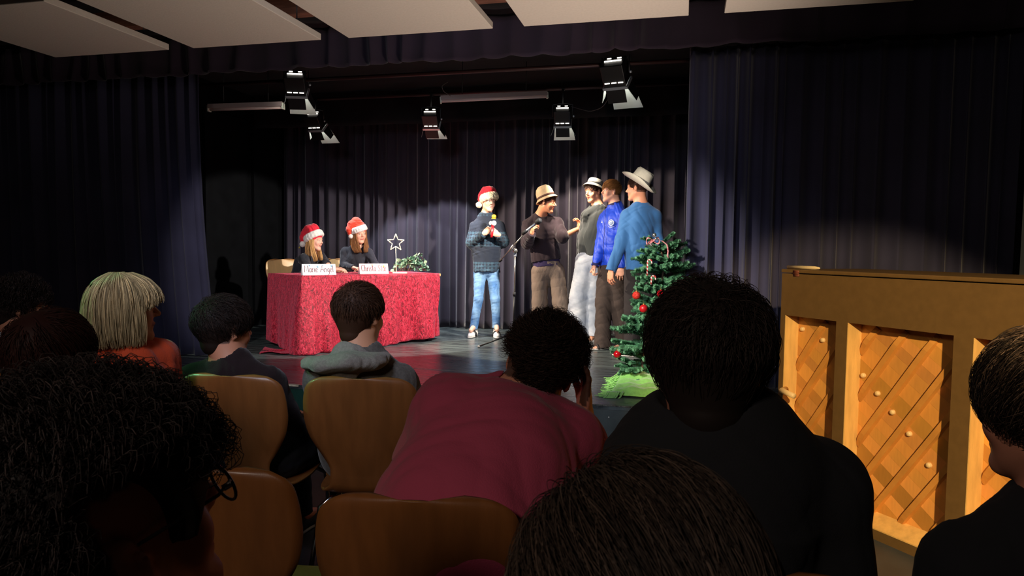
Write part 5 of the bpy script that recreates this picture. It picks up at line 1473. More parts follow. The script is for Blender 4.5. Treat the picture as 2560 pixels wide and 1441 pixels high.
D = 8.38
fwd = nrm(ld(.62, -.80, -.08)); tf = nrm(ld(.45, -.90))
g = mkfig(0.95, tf=tf,
    head=Head(CP(898, 585, D-.05), fwd, nrm(ZZ-LAT*.05), .95),
    neck=CP(893, 618, D), chest=CP(892, 650, D), waist=CP(888, 690, D+.03), pel=CP(885, 722, D+.06),
    sh=[CP(863, 630, D+.0), CP(921, 632, D+.02)], el=[CP(858, 665, D-.05), CP(941, 668, D-.10)], wr=[CP(884, 676, D-.30), CP(912, 676, D-.28)],
    hip=[CP(894, 730, D+.05), CP(878, 730, D)], kn=[CP(925, 765, D-.35), CP(905, 770, D-.40)], an=[CP(925, 840, D-.35), CP(905, 840, D-.40)])
g.wr = [np.array([w[0], w[1], TZ+.045]) for w in g.wr]
g.an = [np.array([w[0], w[1], STAGE+.08]) for w in g.an]
g.hand = [dict(d=ld(.85, -.5, 0), p=ld(0, 0, -1), t=ld(.3, .9, 0), curl=(.3, .4, .3), s=.9), dict(d=ld(-.80, -.60, 0), p=ld(0, 0, -1), t=ld(-.3, .9, .1), curl=(.3, .4, .3), s=.9)]
body_build('person', g, 'person with long brown hair and orange-red hat, seated behind the Christa Star card', skin=(236, 178, 148), hairc=(110, 74, 46), paint=dict(smile=-.1))
top_build(g, m_top2, 'long_sleeved_top', off=.010, hem=g.pel, hemr=.12, waistr=.110, chestr=.112, sleeve=1.0, elr=.044, shr=.054, wrk=(.005, 24), seed=23, neck_r=.056)
trousers_build(g, M('dark_trousers', (34, 34, 44), 0.9), 'trousers', seed=24)
V1, Q1, C1 = long_hair(g, (146, 98, 58), [
    ([(.074, -.02, .05), (.088, -.01, -.03), (.105, .0, -.12), (.110, .02, -.19), (.085, .06, -.235)], [(.058, .060, .05), (.066, .055, -.03), (.045, .075, -.12), (.030, .10, -.19), (.025, .11, -.225)], 1300, .014),
    ([(-.074, -.02, .05), (-.088, -.01, -.03), (-.105, .0, -.12), (-.110, .02, -.19), (-.085, .06, -.235)], [(-.058, .060, .05), (-.066, .055, -.03), (-.045, .075, -.12), (-.030, .10, -.19), (-.025, .11, -.225)], 1300, .014),
    ([(.07, -.04, .04), (.09, -.06, -.05), (.09, -.06, -.13), (.08, -.04, -.20)], [(-.07, -.04, .04), (-.09, -.06, -.05), (-.09, -.06, -.13), (-.08, -.04, -.20)], 1100, .02)], seed=32, r=.0016)
obj('hair', V1, Q1, m_hair, g.o, col=C1)
m_redhat3 = M('orange_red_felt', (226, 66, 40), 0.85, sheen=0.4, bump=(140, 0.2), noise=(14, 0.08))
santa_hat(g, [((0, -.01, .07), .092), ((.03, -.03, .13), .066), ((.080, -.04, .105), .050), ((.110, -.03, .05), .036), ((.112, -.02, .0), .020)], .1, m_redhat3, m_fur, (.110, -.005, -.030), pomr=.028, trimr=.016, trim_c=(0, -.004, .036), trim_t=(.30, -.22, 1), trim_rad=(.090, .106), seed=28)
# ---------------------------------------------------------------- chairs
m_ply = M('warm_beech_plywood', (146, 90, 46), 0.42, noise=(5, 0.10), stretch=(6, 6, .7), bump=(90, 0.05), coat=0.15)
m_plypale = M('pale_beech_plywood', (222, 180, 122), 0.42, noise=(5, 0.06), stretch=(6, 6, .7), coat=0.15)
m_plyedge = M('plywood_edge', (160, 108, 56), 0.5, noise=(120, 0.2), stretch=(1, 1, 3))
m_chrome2 = M('polished_chrome', (200, 200, 205), 0.12, metal=1.0)
def chair(x, y, face, label, z0=0.0, mat=None, H=.89, group='plywood stacking chairs of the hall', s=1.0):
    f = nrm([face[0], face[1], 0]); r = np.cross(f, ZZ); O = np.array([x, y, z0])
    t = thing('stacking_chair', O, label, 'chair', group)
    # one-piece shell: profile from the front lip over the seat, up the back
    pr = [(.215, .425, .17), (.205, .445, .185), (.12, .452, .205), (0, .440, .215), (-.11, .438, .205), (-.175, .447, .170), (-.205, .478, .132), (-.217, .53, .128), (-.232, .59, .165), (-.247, .66, .208), (-.262, .73, .224), (-.276, .80, .222), (-.285, .85, .212), (-.289, .872, .192), (-.291, .885, .160), (-.2915, .89, .10)]
    A = np.array(pr); n = 61; tt = np.linspace(0, len(A)-1, n); B = np.stack([np.interp(tt, np.arange(len(A)), A[:, i]) for i in range(3)], 1)
    for _ in range(2): B[1:-1] = (B[:-2]+2*B[1:-1]+B[2:])/4
    m = 19; P = np.zeros((n, m, 3)); u = np.linspace(-1, 1, m)
    for i in range(n):
        yy, zz, w = B[i]; bk = sm(zz, .47, .60)
        zz2 = zz*(H/.89) if zz > .5 else zz
        cy = .030*bk*u**2; cz = .012*(1-bk)*u**2
        P[i] = O+(r*(u*w)[:, None]+f*(yy+cy)[:, None]+ZZ*(zz2+cz)[:, None])*s
    o = obj('shell', P.reshape(-1, 3), grid_faces(n, m), mat or m_ply, t)
    md = o.modifiers.new('ply', 'SOLIDIFY'); md.thickness = .011; md.offset = 0; md.material_offset_rim = 1
    o.data.materials.append(m_plyedge)
    def W(a, b, c): return O+(r*a+f*b+ZZ*c)*s
    for q in (-1, 1):
        MB().tube([W(.11*q, .12, .432), W(.17*q, .155, .425), W(.20*q, .175, .40), W(.225*q, .225, .01)], .0095, 10).obj('leg', m_chrome2, t)
        MB().tube([W(.09*q, -.14, .425), W(.15*q, -.165, .42), W(.18*q, -.185, .395), W(.215*q, -.27, .01)], .0095, 10).obj('leg', m_chrome2, t)
        MB().tube([W(.13*q, .14, .428), W(.135*q, 0, .428), W(.12*q, -.15, .425)], .0095, 10).obj('side_rail', m_chrome2, t)
        for (a, b) in ((.225, .225), (.215, -.27)): MB().ball(W(a*q, b, .012), (.014, .014, .012), 8).obj('foot_cap', m_rub, t)
    MB().tube([W(-.13, .05, .425), W(.13, .05, .425)], .008, 8).obj('cross_rail', m_chrome2, t)
    return t

# ---------------------------------------------------------------- the audience
def seat(g, cx, cy, f, z0=0.0, leg=1.0, knee_sp=.11):
    """hips, knees and ankles of someone sitting at (cx, cy) facing f"""
    f = nrm([f[0], f[1], 0]); r = np.cross(f, ZZ); O = np.array([cx, cy, z0]); s = g.s
    g.pel = O+ZZ*.585-f*.06 if not hasattr(g, 'pel') else g.pel
    g.hip = [g.pel+r*.085*s-ZZ*.03, g.pel-r*.085*s-ZZ*.03]
    g.kn = [O+f*.40*leg+r*(knee_sp+.03)+ZZ*.52, O+f*.40*leg-r*(knee_sp+.03)+ZZ*.52]
    g.an = [O+f*.42*leg+r*knee_sp+ZZ*.085, O+f*.42*leg-r*knee_sp+ZZ*.085]; g.toe = [f, f]
    g.tf = f if not hasattr(g, 'tf') else g.tf
    for i in (0, 1):
        if g.el[i] is None:
            sd = 1 if i == 0 else -1
            g.el[i] = g.sh[i]-ZZ*.26*s+r*.05*sd+f*.02
            g.wr[i] = g.kn[i]*.62+g.pel*.38+ZZ*.10-r*.02*sd
    for i in (0, 1):
        if g.hand[i] is None:
            sd = 1 if i == 0 else -1
            g.hand[i] = dict(d=nrm(f-r*.35*sd-ZZ*.15), p=-ZZ, t=-r*sd, curl=(.3, .4, .3), s=.95)
m_dkt = M('dark_denim', (30, 34, 46), 0.9)
def legs_and_shoes(g, mat=None, seed=1):
    trousers_build(g, mat or m_dkt, 'trousers', h=.009, seed=seed, thigh=.092, knee=.07, ankle=.06, wrk=(.005, 20))
    for i in (0, 1): shoe_build(g, i, M('dark_trainer', (34, 34, 38), 0.7), m_white_sole, h=.008)
def person_px(s, hd, hf, hup, neck, shl, shr_, chest, waist, pelp, d):
    g = mkfig(s, floor=0.0, tf=nrm(hf*[1, 1, 0]))
    g.head = Head(CP(*hd), hf, hup, s); g.neck = CP(*neck); g.sh = [CP(*shr_), CP(*shl)]; g.chest = CP(*chest); g.waist = CP(*waist)
    g.el = [None, None]; g.wr = [None, None]; return g

# boy in the grey hoodie
g = person_px(1.05, (900, 790, 2.82), ld(.42, .90, -.02), ZZ, (898, 880, 2.80), (806, 952, 2.80), (1000, 956, 2.82), (905, 1000, 2.84), (908, 1110, 2.86), None, 0)
cx, cy, _ = CP(895, 945, 2.58)+nrm(ld(.05, 1))*.29; g.pel = np.array([cx-.0, cy-.04, .58]); g.tf = nrm(ld(.12, 1)); g.el = [CP(1032, 1050, 2.84), CP(812, 1055, 2.90)]; g.wr = [CP(1010, 1110, 3.05), CP(850, 1120, 3.1)]; seat(g, cx, cy, ld(.12, 1))
body_build('person', g, 'person with short brown hair in a grey hooded top, before the red table', skin=(224, 160, 124), hairc=(52, 34, 24), h=.006)
m_hood = M('grey_marl_fleece', (98, 92, 86), 0.95, noise=(120, 0.15), bump=(250, 0.25), sheen=0.2)
m_hoodin = M('light_grey_hood', (140, 132, 122), 0.95, noise=(120, 0.12), bump=(250, 0.25), sheen=0.2)
tp_ = top_build(g, m_hood, 'hooded_top', off=.022, hem=g.pel, hemr=.14, waistr=.14, chestr=.138, elr=.058, shr=.064, wr=.042, wrk=(.007, 22), seed=41, neck_r=.060)
hp = [CP(958, 893, 2.76), CP(925, 905, 2.69), CP(870, 905, 2.66), CP(815, 912, 2.68), CP(783, 908, 2.74), CP(768, 906, 2.78)]
V = vol_of([rcone(hp[i], hp[i+1], r0, r1, (ZZ, .62)) for i, (r0, r1) in enumerate(((.030, .045), (.045, .055), (.055, .052), (.052, .035), (.035, .020)))]+[rcone(CP(870, 895, 2.74), CP(860, 930, 2.69), .07, .055, (g.tf, .5))], .006, .03)
V.wrinkle(.007, 26, 5); V.sub(rcone(g.neck-ZZ*.05, g.neck+ZZ*.1, .062, .07), .01); P, Q = V.mesh(); hd_ = obj('hood', P, Q, m_hoodin, tp_)
for a, b in (((852, 893), (850, 912)), ((875, 884), (874, 898)), ((820, 905), (822, 925))):
    pass
hair_build(g, (74, 46, 30), n=5200, thick=.020, dang=.55, r=.0011, seed=41, capoff=.010, crown=(.1, -.6, .7), nape=-.098, side=.012, var=.35, m=8, jitter=.25)
legs_and_shoes(g, seed=41)
chair(cx, cy, ld(.05, 1), 'plywood chair of the person in the grey hoodie, nearest the green stage front', H=.925)

# boy in the dark maroon jacket
g = person_px(1.05, (563, 825, 2.88), ld(.62, .78, -.02), ZZ, (578, 908, 2.87), (490, 955, 2.87), (668, 962, 2.87), (585, 1010, 2.90), (592, 1110, 2.92), None, 0)
cx, cy, _ = CP(565, 930, 2.66)+nrm(ld(.14, 1))*.29; g.pel = np.array([cx+.02, cy-.03, .58]); g.tf = nrm(ld(.30, 1)); 
g.el = [CP(728, 1085, 2.95), None]; g.wr = [CP(748, 1060, 3.15), None]; seat(g, cx, cy, ld(.30, 1))
body_build('person', g, 'person with dark tousled hair in a dark maroon jacket, left of the hoodie', skin=(210, 140, 108), hairc=(34, 24, 20), h=.006)
top_build(g, M('dark_maroon_fleece', (30, 10, 13), 0.95, bump=(250, 0.2), sheen=0.15), 'jacket', off=.022, hem=g.pel, hemr=.14, waistr=.15, chestr=.142, elr=.062, shr=.066, wr=.046, wrk=(.008, 20), seed=42, neck_r=.062,
    extra=[(rcone(g.neck-ZZ*.02, g.neck+ZZ*.015, .074, .070), .02)])
hair_build(g, (44, 30, 24), n=5200, thick=.028, dang=.6, r=.0011, seed=42, capoff=.012, crown=(-.2, -.6, .7), nape=-.085, side=.012, var=.4, m=8, jitter=.3)
legs_and_shoes(g, seed=42)
chair(cx, cy, ld(.14, 1), 'plywood chair of the person in the maroon jacket', H=.915)

# woman with the blond bob and orange jumper
g = person_px(1.0, (312, 775, 2.46), ld(.88, .48, .04), ZZ, (308, 872, 2.48), (235, 912, 2.44), (392, 900, 2.56), (310, 960, 2.50), (310, 1070, 2.50), None, 0)
cx, cy = -1.98, 2.16; g.pel = np.array([cx, cy-.05, .60]); g.tf = nrm(ld(.45, .9)); seat(g, cx, cy, ld(.4, 1))
body_build('person', g, 'person with a straight blond bob in an orange jumper, looking towards the stage', skin=(214, 148, 116), hairc=(150, 124, 88), h=.006)
top_build(g, M('burnt_orange_knit', (206, 72, 30), 0.9, bump=(240, 0.25), sheen=0.2), 'jumper', off=.022, hem=g.pel, hemr=.14, waistr=.14, chestr=.145, elr=.060, shr=.070, wr=.044, wrk=(.006, 20), seed=43, neck_r=.062)
sh_ = []
ring = [(.070, .055), (.082, .02), (.088, -.03), (.078, -.075), (.045, -.105), (0, -.115), (-.045, -.105), (-.078, -.075), (-.088, -.03), (-.082, .02), (-.070, .055)]
for (xa, ya), (xb, yb) in zip(ring[:-1], ring[1:]):
    f_ = lambda x, y: [(x*.25, y*.25-.01, .128), (x*.75, y*.75-.004, .106), (x*1.03, y*1.03, .055), (x*1.12, y*1.10, -.01), (x*1.12, y*1.10, -.07), (x*1.02, y*1.0, -.125)]
    sh_.append((f_(xa, ya), f_(xb, yb), 420, .008))
sh_.append(([(.01, .02, .127), (.045, .075, .10), (.068, .098, .05), (.076, .092, .01)], [(-.01, .03, .127), (.0, .088, .10), (.02, .112, .06), (.045, .118, .025)], 420, .006))
sh_.append(([(.03, -.01, .128), (.064, .035, .102), (.084, .055, .05), (.090, .052, -.01)], [(.01, .02, .127), (.045, .075, .10), (.068, .098, .05), (.076, .092, .01)], 420, .006))
sh_.append(([(.0, .02, .127), (-.045, .075, .10), (-.068, .098, .05), (-.076, .092, .01)], [(-.0, .03, .127), (.0, .088, .10), (-.02, .112, .06), (-.045, .118, .025)], 320, .006))
V1, Q1, C1 = long_hair(g, (172, 146, 104), sh_, seed=43, r=.0012, var=.38)
V = vol_of([ell(g.head.w(0, -.012, .040), [.082, .101, .086], g.head.R)], .005); V.sub(ell(g.head.w(0, .105, -.045), [.10, .075, .092], g.head.R), .01)
P, Q = V.mesh(); V1 = np.vstack([P, V1]); Q1 = np.vstack([Q, Q1+len(P)]); C1 = np.vstack([np.tile(np.array(lin((150, 124, 88))), (len(P), 1)), C1])
obj('hair', V1, Q1, m_hair, g.o, col=C1)
legs_and_shoes(g, seed=43)
chair(cx, cy, ld(.15, 1), 'plywood chair hidden under the person in the orange jumper')

# person at the left edge with dark curls and a white collar
g = person_px(1.0, (52, 768, 3.0), ld(.80, .58, -.02), ZZ, (40, 852, 3.0), (-25, 885, 2.98), (95, 890, 3.06), (38, 930, 3.02), (38, 1010, 3.02), None, 0)
cx, cy = g.neck[0]-.02, g.neck[1]+.06; g.pel = np.array([cx, cy-.05, .60]); seat(g, cx, cy, ld(.4, 1))
body_build('person', g, 'person with dark curly hair and white collar at the left edge of the picture', skin=(200, 136, 106), hairc=(36, 26, 22), h=.007)
tp_ = top_build(g, M('black_wool', (22, 22, 26), 0.95), 'jacket', off=.022, hem=g.pel, hemr=.14, waistr=.14, chestr=.14, elr=.06, shr=.068, wr=.044, seed=44, neck_r=.064, h=.008)
V = vol_of([fcone(g.neck-ZZ*.005, g.neck+ZZ*.045, .082, .070, True, True)], .006); V.sub(rcone(g.neck-ZZ*.1, g.neck+ZZ*.15, .062, .062), .004); P, Q = V.mesh(); obj('collar', P, Q, M('white_cotton', (210, 214, 214), 0.8), tp_)
hair_build(g, (44, 32, 28), n=2200, thick=.032, dang=.5, r=.0016, curl=(.010, 2.2), seed=44, capoff=.016, nape=-.07, var=.5, m=14)
legs_and_shoes(g, seed=44)
chair(cx, cy, ld(.15, 1), 'plywood chair at the left edge under the person with the white collar')

# low head with smooth dark brown hair
g = person_px(1.0, (132, 905, 1.76), ld(.10, .99, -.05), ZZ, (132, 1020, 1.72), (30, 1085, 1.70), (240, 1085, 1.74), (135, 1140, 1.72), (135, 1270, 1.70), None, 0)
cx, cy = g.neck[0], g.neck[1]+.08; g.pel = np.array([cx, cy-.05, .58]); seat(g, cx, cy, ld(.1, 1))
body_build('person', g, 'person with smooth dark reddish-brown hair, seen behind the big curly head', skin=(200, 136, 106), hairc=(44, 24, 20), h=.007)
top_build(g, M('black_cotton', (20, 20, 24), 0.95), 'tshirt', off=.02, hem=g.pel, hemr=.14, waistr=.14, chestr=.14, sleeve=.4, elr=.06, shr=.064, wr=.044, seed=45, neck_r=.064, h=.008)
hair_build(g, (54, 26, 20), n=5000, thick=.024, dang=.8, r=.0012, seed=45, capoff=.016, nape=-.09, var=.3, m=9)
legs_and_shoes(g, seed=45)
chair(cx, cy, ld(.1, 1), 'plywood chair under the person with smooth reddish-brown hair')

# big curly head with glasses in the near left corner
g = person_px(1.04, (258, 1330, .70), ld(.62, .72, .30), nrm(ZZ-ld(.2, .3)*.0), (215, 1560, .66), (-40, 1750, .66), (480, 1750, .72), (215, 1900, .66), (215, 2300, .66), None, 0)
cx, cy = g.neck[0], g.neck[1]+.05; g.chest = g.neck-ZZ*.17; g.waist = g.neck-ZZ*.36; g.pel = np.array([cx, cy-.06, .60]); g.sh = [g.neck+LAT*.18-ZZ*.06, g.neck-LAT*.18-ZZ*.06]; g.tf = nrm(ld(.1, 1)); seat(g, cx, cy, ld(.1, 1))
body_build('person', g, 'person with a big mop of dark curls and thin glasses, in the near left corner', skin=(232, 160, 128), hairc=(26, 22, 24), h=.006)
top_build(g, M('black_cotton', (20, 20, 24), 0.95), 'tshirt', off=.02, hem=g.pel, hemr=.14, waistr=.14, chestr=.14, sleeve=.4, elr=.06, shr=.064, seed=46, neck_r=.064, h=.008)
hair_build(g, (40, 32, 30), n=6500, thick=.052, dang=.35, r=.0010, curl=(.008, 2.5), seed=46, capoff=.036, front=.055, nape=-.03, var=.55, m=16, side=.085, back_side=.045)
gs = thing('glasses', g.head.w(0, .10, .0), 'thin dark-framed glasses worn by the person with the big dark curls', 'glasses')
m_gf = M('dark_tortoise_frame', (40, 32, 30), 0.3)
for q in (-1, 1):
    ce = g.head.w(.033*q, .108, -.002); pts = [ce+g.head.v(math.cos(a)*.026, 0, math.sin(a)*.021) for a in np.linspace(0, 6.283, 25)]
    MB().tube(pts, .0018, 8, cap=False).obj('rim', m_gf, gs)
    MB().tube([g.head.w(.058*q, .106, .008), g.head.w(.074*q, .085, .008), g.head.w(.082*q, .0, .010), g.head.w(.080*q, -.02, -.005)], .0019, 8).obj('temple', m_gf, gs)
    MB().box(g.head.w(.066*q, .098, .008), (.003, .004, .0025), g.head.R).obj('hinge', m_alu, gs)
MB().tube([g.head.w(-.008, .108, .004), g.head.w(0, .112, .007), g.head.w(.008, .108, .004)], .0016, 8).obj('bridge', m_gf, gs)
legs_and_shoes(g, seed=46)
chair(cx, cy, ld(.1, 1), 'plywood chair under the person with the big mop of dark curls')

# near head at the bottom centre
g = person_px(1.0, (1588, 1600, .50), ld(-.05, 1, -.08), ZZ, (1588, 2000, .5), (1200, 2100, .5), (1900, 2100, .5), (1588, 2100, .5), (1588, 2200, .5), None, 0)
g.neck = g.head.c-ZZ*.17-DEP*.03; g.chest = g.neck-ZZ*.17; g.waist = g.neck-ZZ*.36; cx, cy = g.neck[0], g.neck[1]+.05; g.pel = np.array([cx, cy-.06, .55]); g.sh = [g.neck+LAT*.16-ZZ*.06, g.neck-LAT*.16-ZZ*.06]; seat(g, cx, cy, ld(.0, 1))
body_build('person', g, 'person with dark brown combed hair at the bottom edge, only the crown showing', skin=(206, 138, 104), hairc=(34, 26, 24), h=.007)
top_build(g, M('black_cotton', (20, 20, 24), 0.95), 'tshirt', off=.02, hem=g.pel, hemr=.13, waistr=.13, chestr=.13, sleeve=.4, elr=.06, shr=.060, seed=47, neck_r=.064, h=.008)
hair_build(g, (58, 46, 38), n=12000, thick=.020, dang=.95, r=.00060, seed=47, capoff=.007, crown=(-.35, .75, .55), var=.6, m=12, jitter=.12)
legs_and_shoes(g, seed=47)
chair(cx, cy, ld(0, 1), 'plywood chair under the person at the bottom edge')

# person in the pink T-shirt leaning on one hand
g = person_px(1.08, (1352, 920, 1.90), ld(.10, .99, -.15), nrm(ZZ+LAT*.38), (1285, 1000, 1.84), (1128, 1030, 1.82), (1415, 1110, 1.82), (1240, 1165, 1.74), (1165, 1310, 1.64), None, 0)
cx, cy, _ = CP(1035, 1240, 1.42)+nrm(ld(.08, 1))*.29; g.pel = np.array([cx+.05, cy-.02, .60]); g.tf = nrm(ld(.18, .95, -.45))
g.el = [CP(1478, 1205, 1.98), CP(1060, 1190, 1.88)]; g.wr = [CP(1460, 1036, 1.88), CP(1110, 1190, 2.1)]
g.hand = [dict(d=ld(.05, -.05, 1), p=ld(-1, -.05, .05), t=ld(.0, .9, .3), curl=((.25, .5, .4), (.2, .45, .4), (.15, .4, .3), (.0, .3, .2)), thumb=(.8, .5, .3), s=1.0), None]
seat(g, cx, cy, ld(.12, 1))
body_build('person', g, 'person with dark curls in a dusky pink T-shirt, head resting on one hand', skin=(222, 150, 122), hairc=(30, 22, 20), h=.005)
m_pink = M('dusky_pink_cotton', (190, 74, 102), 0.9, bump=(260, 0.2), sheen=0.15)
top_build(g, m_pink, 'tshirt', off=.030, hem=g.pel, hemr=.165, waistr=.170, chestr=.158, sleeve=(.40, .42), elr=.080, shr=.088, wrk=(.007, 16), seed=48, neck_r=.064, sqf=.82, h=.006)
hair_build(g, (48, 34, 28), n=5200, thick=.032, dang=.36, r=.0009, curl=(.0095, 2.4), seed=48, capoff=.014, front=.035, nape=-.022, var=.5, m=16, side=.050, back_side=.030)
legs_and_shoes(g, seed=48)
chair(cx, cy, ld(.08, 1), 'plywood chair with wide back behind the person in the pink T-shirt', H=.90)
# empty chair to the left of it
cx, cy, _ = CP(500, 1190, 1.60)+nrm(ld(.14, 1))*.29
chair(cx, cy, ld(.14, 1), 'plywood chair beside the big curly head, back partly covered by it', H=.90)

# person in the black T-shirt
g = person_px(1.10, (1770, 905, 1.30), ld(.22, .97, -.05), nrm(ZZ+LAT*.02), (1810, 1070, 1.29), (1640, 1190, 1.29), (2035, 1225, 1.34), (1850, 1260, 1.24), (1860, 1500, 1.22), None, 0)
cx, cy, _ = CP(1860, 1385, 1.12)+nrm(ld(.02, 1))*.29; g.chest = g.neck*.5+np.array([cx, cy-.08, 1.0])*.5-ZZ*.06; g.waist = np.array([cx, cy-.07, .80]); g.pel = np.array([cx, cy-.05, .60]); g.tf = nrm(ld(.15, 1)); seat(g, cx, cy, ld(.1, 1))
body_build('person', g, 'person with thick dark hair in a black T-shirt, in front of the piano', skin=(196, 130, 104), hairc=(26, 20, 20), h=.006)
top_build(g, M('black_cotton_tee', (26, 26, 30), 0.95, bump=(260, 0.15)), 'tshirt', off=.026, hem=g.pel, hemr=.15, waistr=.15, chestr=.150, sleeve=.42, elr=.072, shr=.082, wrk=(.005, 18), seed=49, neck_r=.062)
hair_build(g, (42, 32, 28), n=7500, thick=.034, dang=.60, r=.0010, curl=(.003, .8), seed=49, capoff=.022, crown=(.1, -.4, .9), nape=-.108, var=.5, m=11, jitter=.35)
legs_and_shoes(g, seed=49)
chair(cx, cy, ld(.02, 1), 'plywood chair of the person in the black T-shirt before the piano', H=.885)

# person at the right edge with highlighted hair
g = person_px(1.02, (2628, 1035, 1.16), ld(-.46, .88, -.02), ZZ, (2690, 1235, 1.16), (2500, 1330, 1.12), (2830, 1350, 1.18), (2650, 1400, 1.16), (2660, 1600, 1.15), None, 0)
cx, cy = g.neck[0]+.03, g.neck[1]+.08; g.chest = g.neck-ZZ*.17; g.waist = g.neck-ZZ*.36; g.pel = np.array([cx, cy-.06, .60]); g.sh = [g.neck+LAT*.17-ZZ*.12, g.neck-LAT*.17-ZZ*.135]; g.tf = nrm(ld(-.2, 1)); seat(g, cx, cy, ld(-.1, 1))
body_build('person', g, 'person with blond-streaked dark hair at the right edge, beside the piano', skin=(200, 134, 106), hairc=(48, 38, 32), h=.006)
top_build(g, M('black_cotton', (20, 20, 24), 0.95), 'tshirt', off=.02, hem=g.pel, hemr=.14, waistr=.14, chestr=.14, sleeve=.45, elr=.06, shr=.068, seed=50, neck_r=.064, h=.008)
hair_build(g, (52, 41, 33), n=6500, thick=.034, dang=.8, r=.0010, seed=50, capoff=.016, crown=(.3, -.5, .8), nape=-.05, front=.04, side=.012, var=.95, m=10, jitter=.2)
legs_and_shoes(g, seed=50)
chair(cx, cy, ld(-.1, 1), 'plywood chair under the person with blond-streaked hair at the right edge')

# the two pale chairs on the stage
chair(CP(736, 700, 8.02)[0], CP(736, 700, 8.02)[1], TE2*-1+TE1*.1, 'pale plywood chair of the blond person at the red table', z0=STAGE, mat=m_plypale, H=.90, group='pale chairs behind the red table')
chair(CP(866, 700, 8.55)[0], CP(866, 700, 8.55)[1], TE2*-1+TE1*.1, 'pale plywood chair of the brown-haired person at the red table', z0=STAGE, mat=m_plypale, H=.90, group='pale chairs behind the red table')
# ---------------------------------------------------------------- artificial Christmas tree
m_needle = M('fir_needles', (44, 96, 70), 0.6, attr=True)
m_bark = M('brown_wire_stem', (84, 62, 44), 0.8)
rs = np.random.default_rng(77)
def fir_mesh(seed, L_=.20):
    r_ = np.random.default_rng(seed); b = MB(); cols = []
    tw = [((0, 0, 0), (1, 0, .12), L_, .030)]
    for q, at_ in enumerate((.30, .42, .58, .70)):
        sd = 1 if q % 2 == 0 else -1
        tw.append(((L_*at_, 0, L_*at_*.12), (.80, sd*r_.uniform(.5, .8), r_.uniform(-.05, .25)), L_*r_.uniform(.36, .5), .026))
    V = []; T = []; C = []
    for (p, d, ln, nl) in tw:
        p = np.array(p); d = nrm(d); a = nrm(np.cross(d, [0.1, .2, 1])); c = np.cross(d, a); n = int(ln*3000)
        V0 = len(V)
        for i in range(n):
            t = (i+r_.random())/n; th = r_.uniform(0, 6.283); q = p+d*ln*t
            o = a*math.cos(th)+c*math.sin(th); dd = nrm(o*.80+d*r_.uniform(.55, 1.0)); l_ = nl*r_.uniform(.7, 1.05)*(1-.35*max(0, t-.85)/.15)
            w = np.cross(dd, d); w = nrm(w)*.0016; e = q+dd*l_; k = len(V)
            V += [q-w, q+w, e+w*.6, e-w*.6]; T.append((k, k+1, k+2, k+3))
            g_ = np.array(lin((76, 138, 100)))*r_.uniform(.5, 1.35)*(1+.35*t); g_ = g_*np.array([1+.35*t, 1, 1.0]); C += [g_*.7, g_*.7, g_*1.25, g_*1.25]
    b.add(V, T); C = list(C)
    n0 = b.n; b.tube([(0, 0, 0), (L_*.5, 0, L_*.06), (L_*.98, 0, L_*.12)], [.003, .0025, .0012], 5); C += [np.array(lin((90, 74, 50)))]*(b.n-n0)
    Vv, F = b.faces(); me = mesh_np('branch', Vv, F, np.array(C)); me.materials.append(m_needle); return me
fir = [fir_mesh(100+i) for i in range(7)]
DT = 5.45
tb0 = CP(1607, 968, DT+.03); tb0[2] = STAGE
tree = thing('christmas_tree', tb0, 'small slim artificial Christmas tree standing on the green blanket at the stage edge', 'Christmas tree')
axp = [(1607, 968), (1604, 930), (1612, 870), (1632, 800), (1652, 730), (1660, 660), (1650, 610), (1645, 592)]
AX = np.array([CP(x, y, DT) for x, y in axp])
AX[0] = tb0+ZZ*.02
MB().tube(AX, np.linspace(.014, .004, len(AX)), 8).obj('trunk', m_bark, tree)
for k in range(3):
    an = k*2.1+.4; MB().tube([tb0+ZZ*.10, tb0+ZZ*.06+(LAT*math.cos(an)+DEP*math.sin(an))*.06, tb0+ZZ*.015+(LAT*math.cos(an)+DEP*math.sin(an))*.16], .008, 8).obj('stand_leg', m_rub, tree)
def put_branch(p, d, s, i, roll):
    d = nrm(d); y = nrm(np.cross(ZZ, d)); z = np.cross(d, y); y2 = y*math.cos(roll)+z*math.sin(roll); z2 = np.cross(d, y2)
    o = bpy.data.objects.new('branch', fir[i % len(fir)]); scene.collection.objects.link(o); o.parent = tree
    q = p-wloc(tree)
    o.matrix_local = Matrix(((d[0]*s, y2[0]*s, z2[0]*s, q[0]), (d[1]*s, y2[1]*s, z2[1]*s, q[1]), (d[2]*s, y2[2]*s, z2[2]*s, q[2]), (0, 0, 0, 1)))
yz = [p[1] for p in axp]
# how far the boughs reach to the left and to the right at each height (in pixels of the photograph, turned into metres)
prof = [(945, 62, 70), (900, 78, 72), (850, 82, 68), (800, 72, 66), (750, 66, 62), (700, 66, 74), (660, 66, 72), (625, 44, 60), (600, 34, 60)]
ys = [p[0] for p in prof][::-1]; lf = [p[1] for p in prof][::-1]; rg = [p[2] for p in prof][::-1]
nb = 0
for lv in range(13):
    yy = 948-lv*27.0; c = np.array([np.interp(-yy, [-v for v in yz], AX[:, i]) for i in range(3)])
    for k in range(7):
        an = k*2*math.pi/7+lv*.55+rs.uniform(-.2, .2)
        el = rs.uniform(-.05, .30)
        reach = (np.interp(yy, ys, rg) if math.cos(an) > 0 else np.interp(yy, ys, lf))*DT/FPX*rs.uniform(.86, 1.06)
        reach = max(reach, .12)
        d_ = LAT*math.cos(an)+DEP*math.sin(an)+ZZ*el
        put_branch(c+ZZ*rs.uniform(-.02, .02), d_, min(1.45, reach/.20), nb, rs.uniform(-.4, .4)); nb += 1
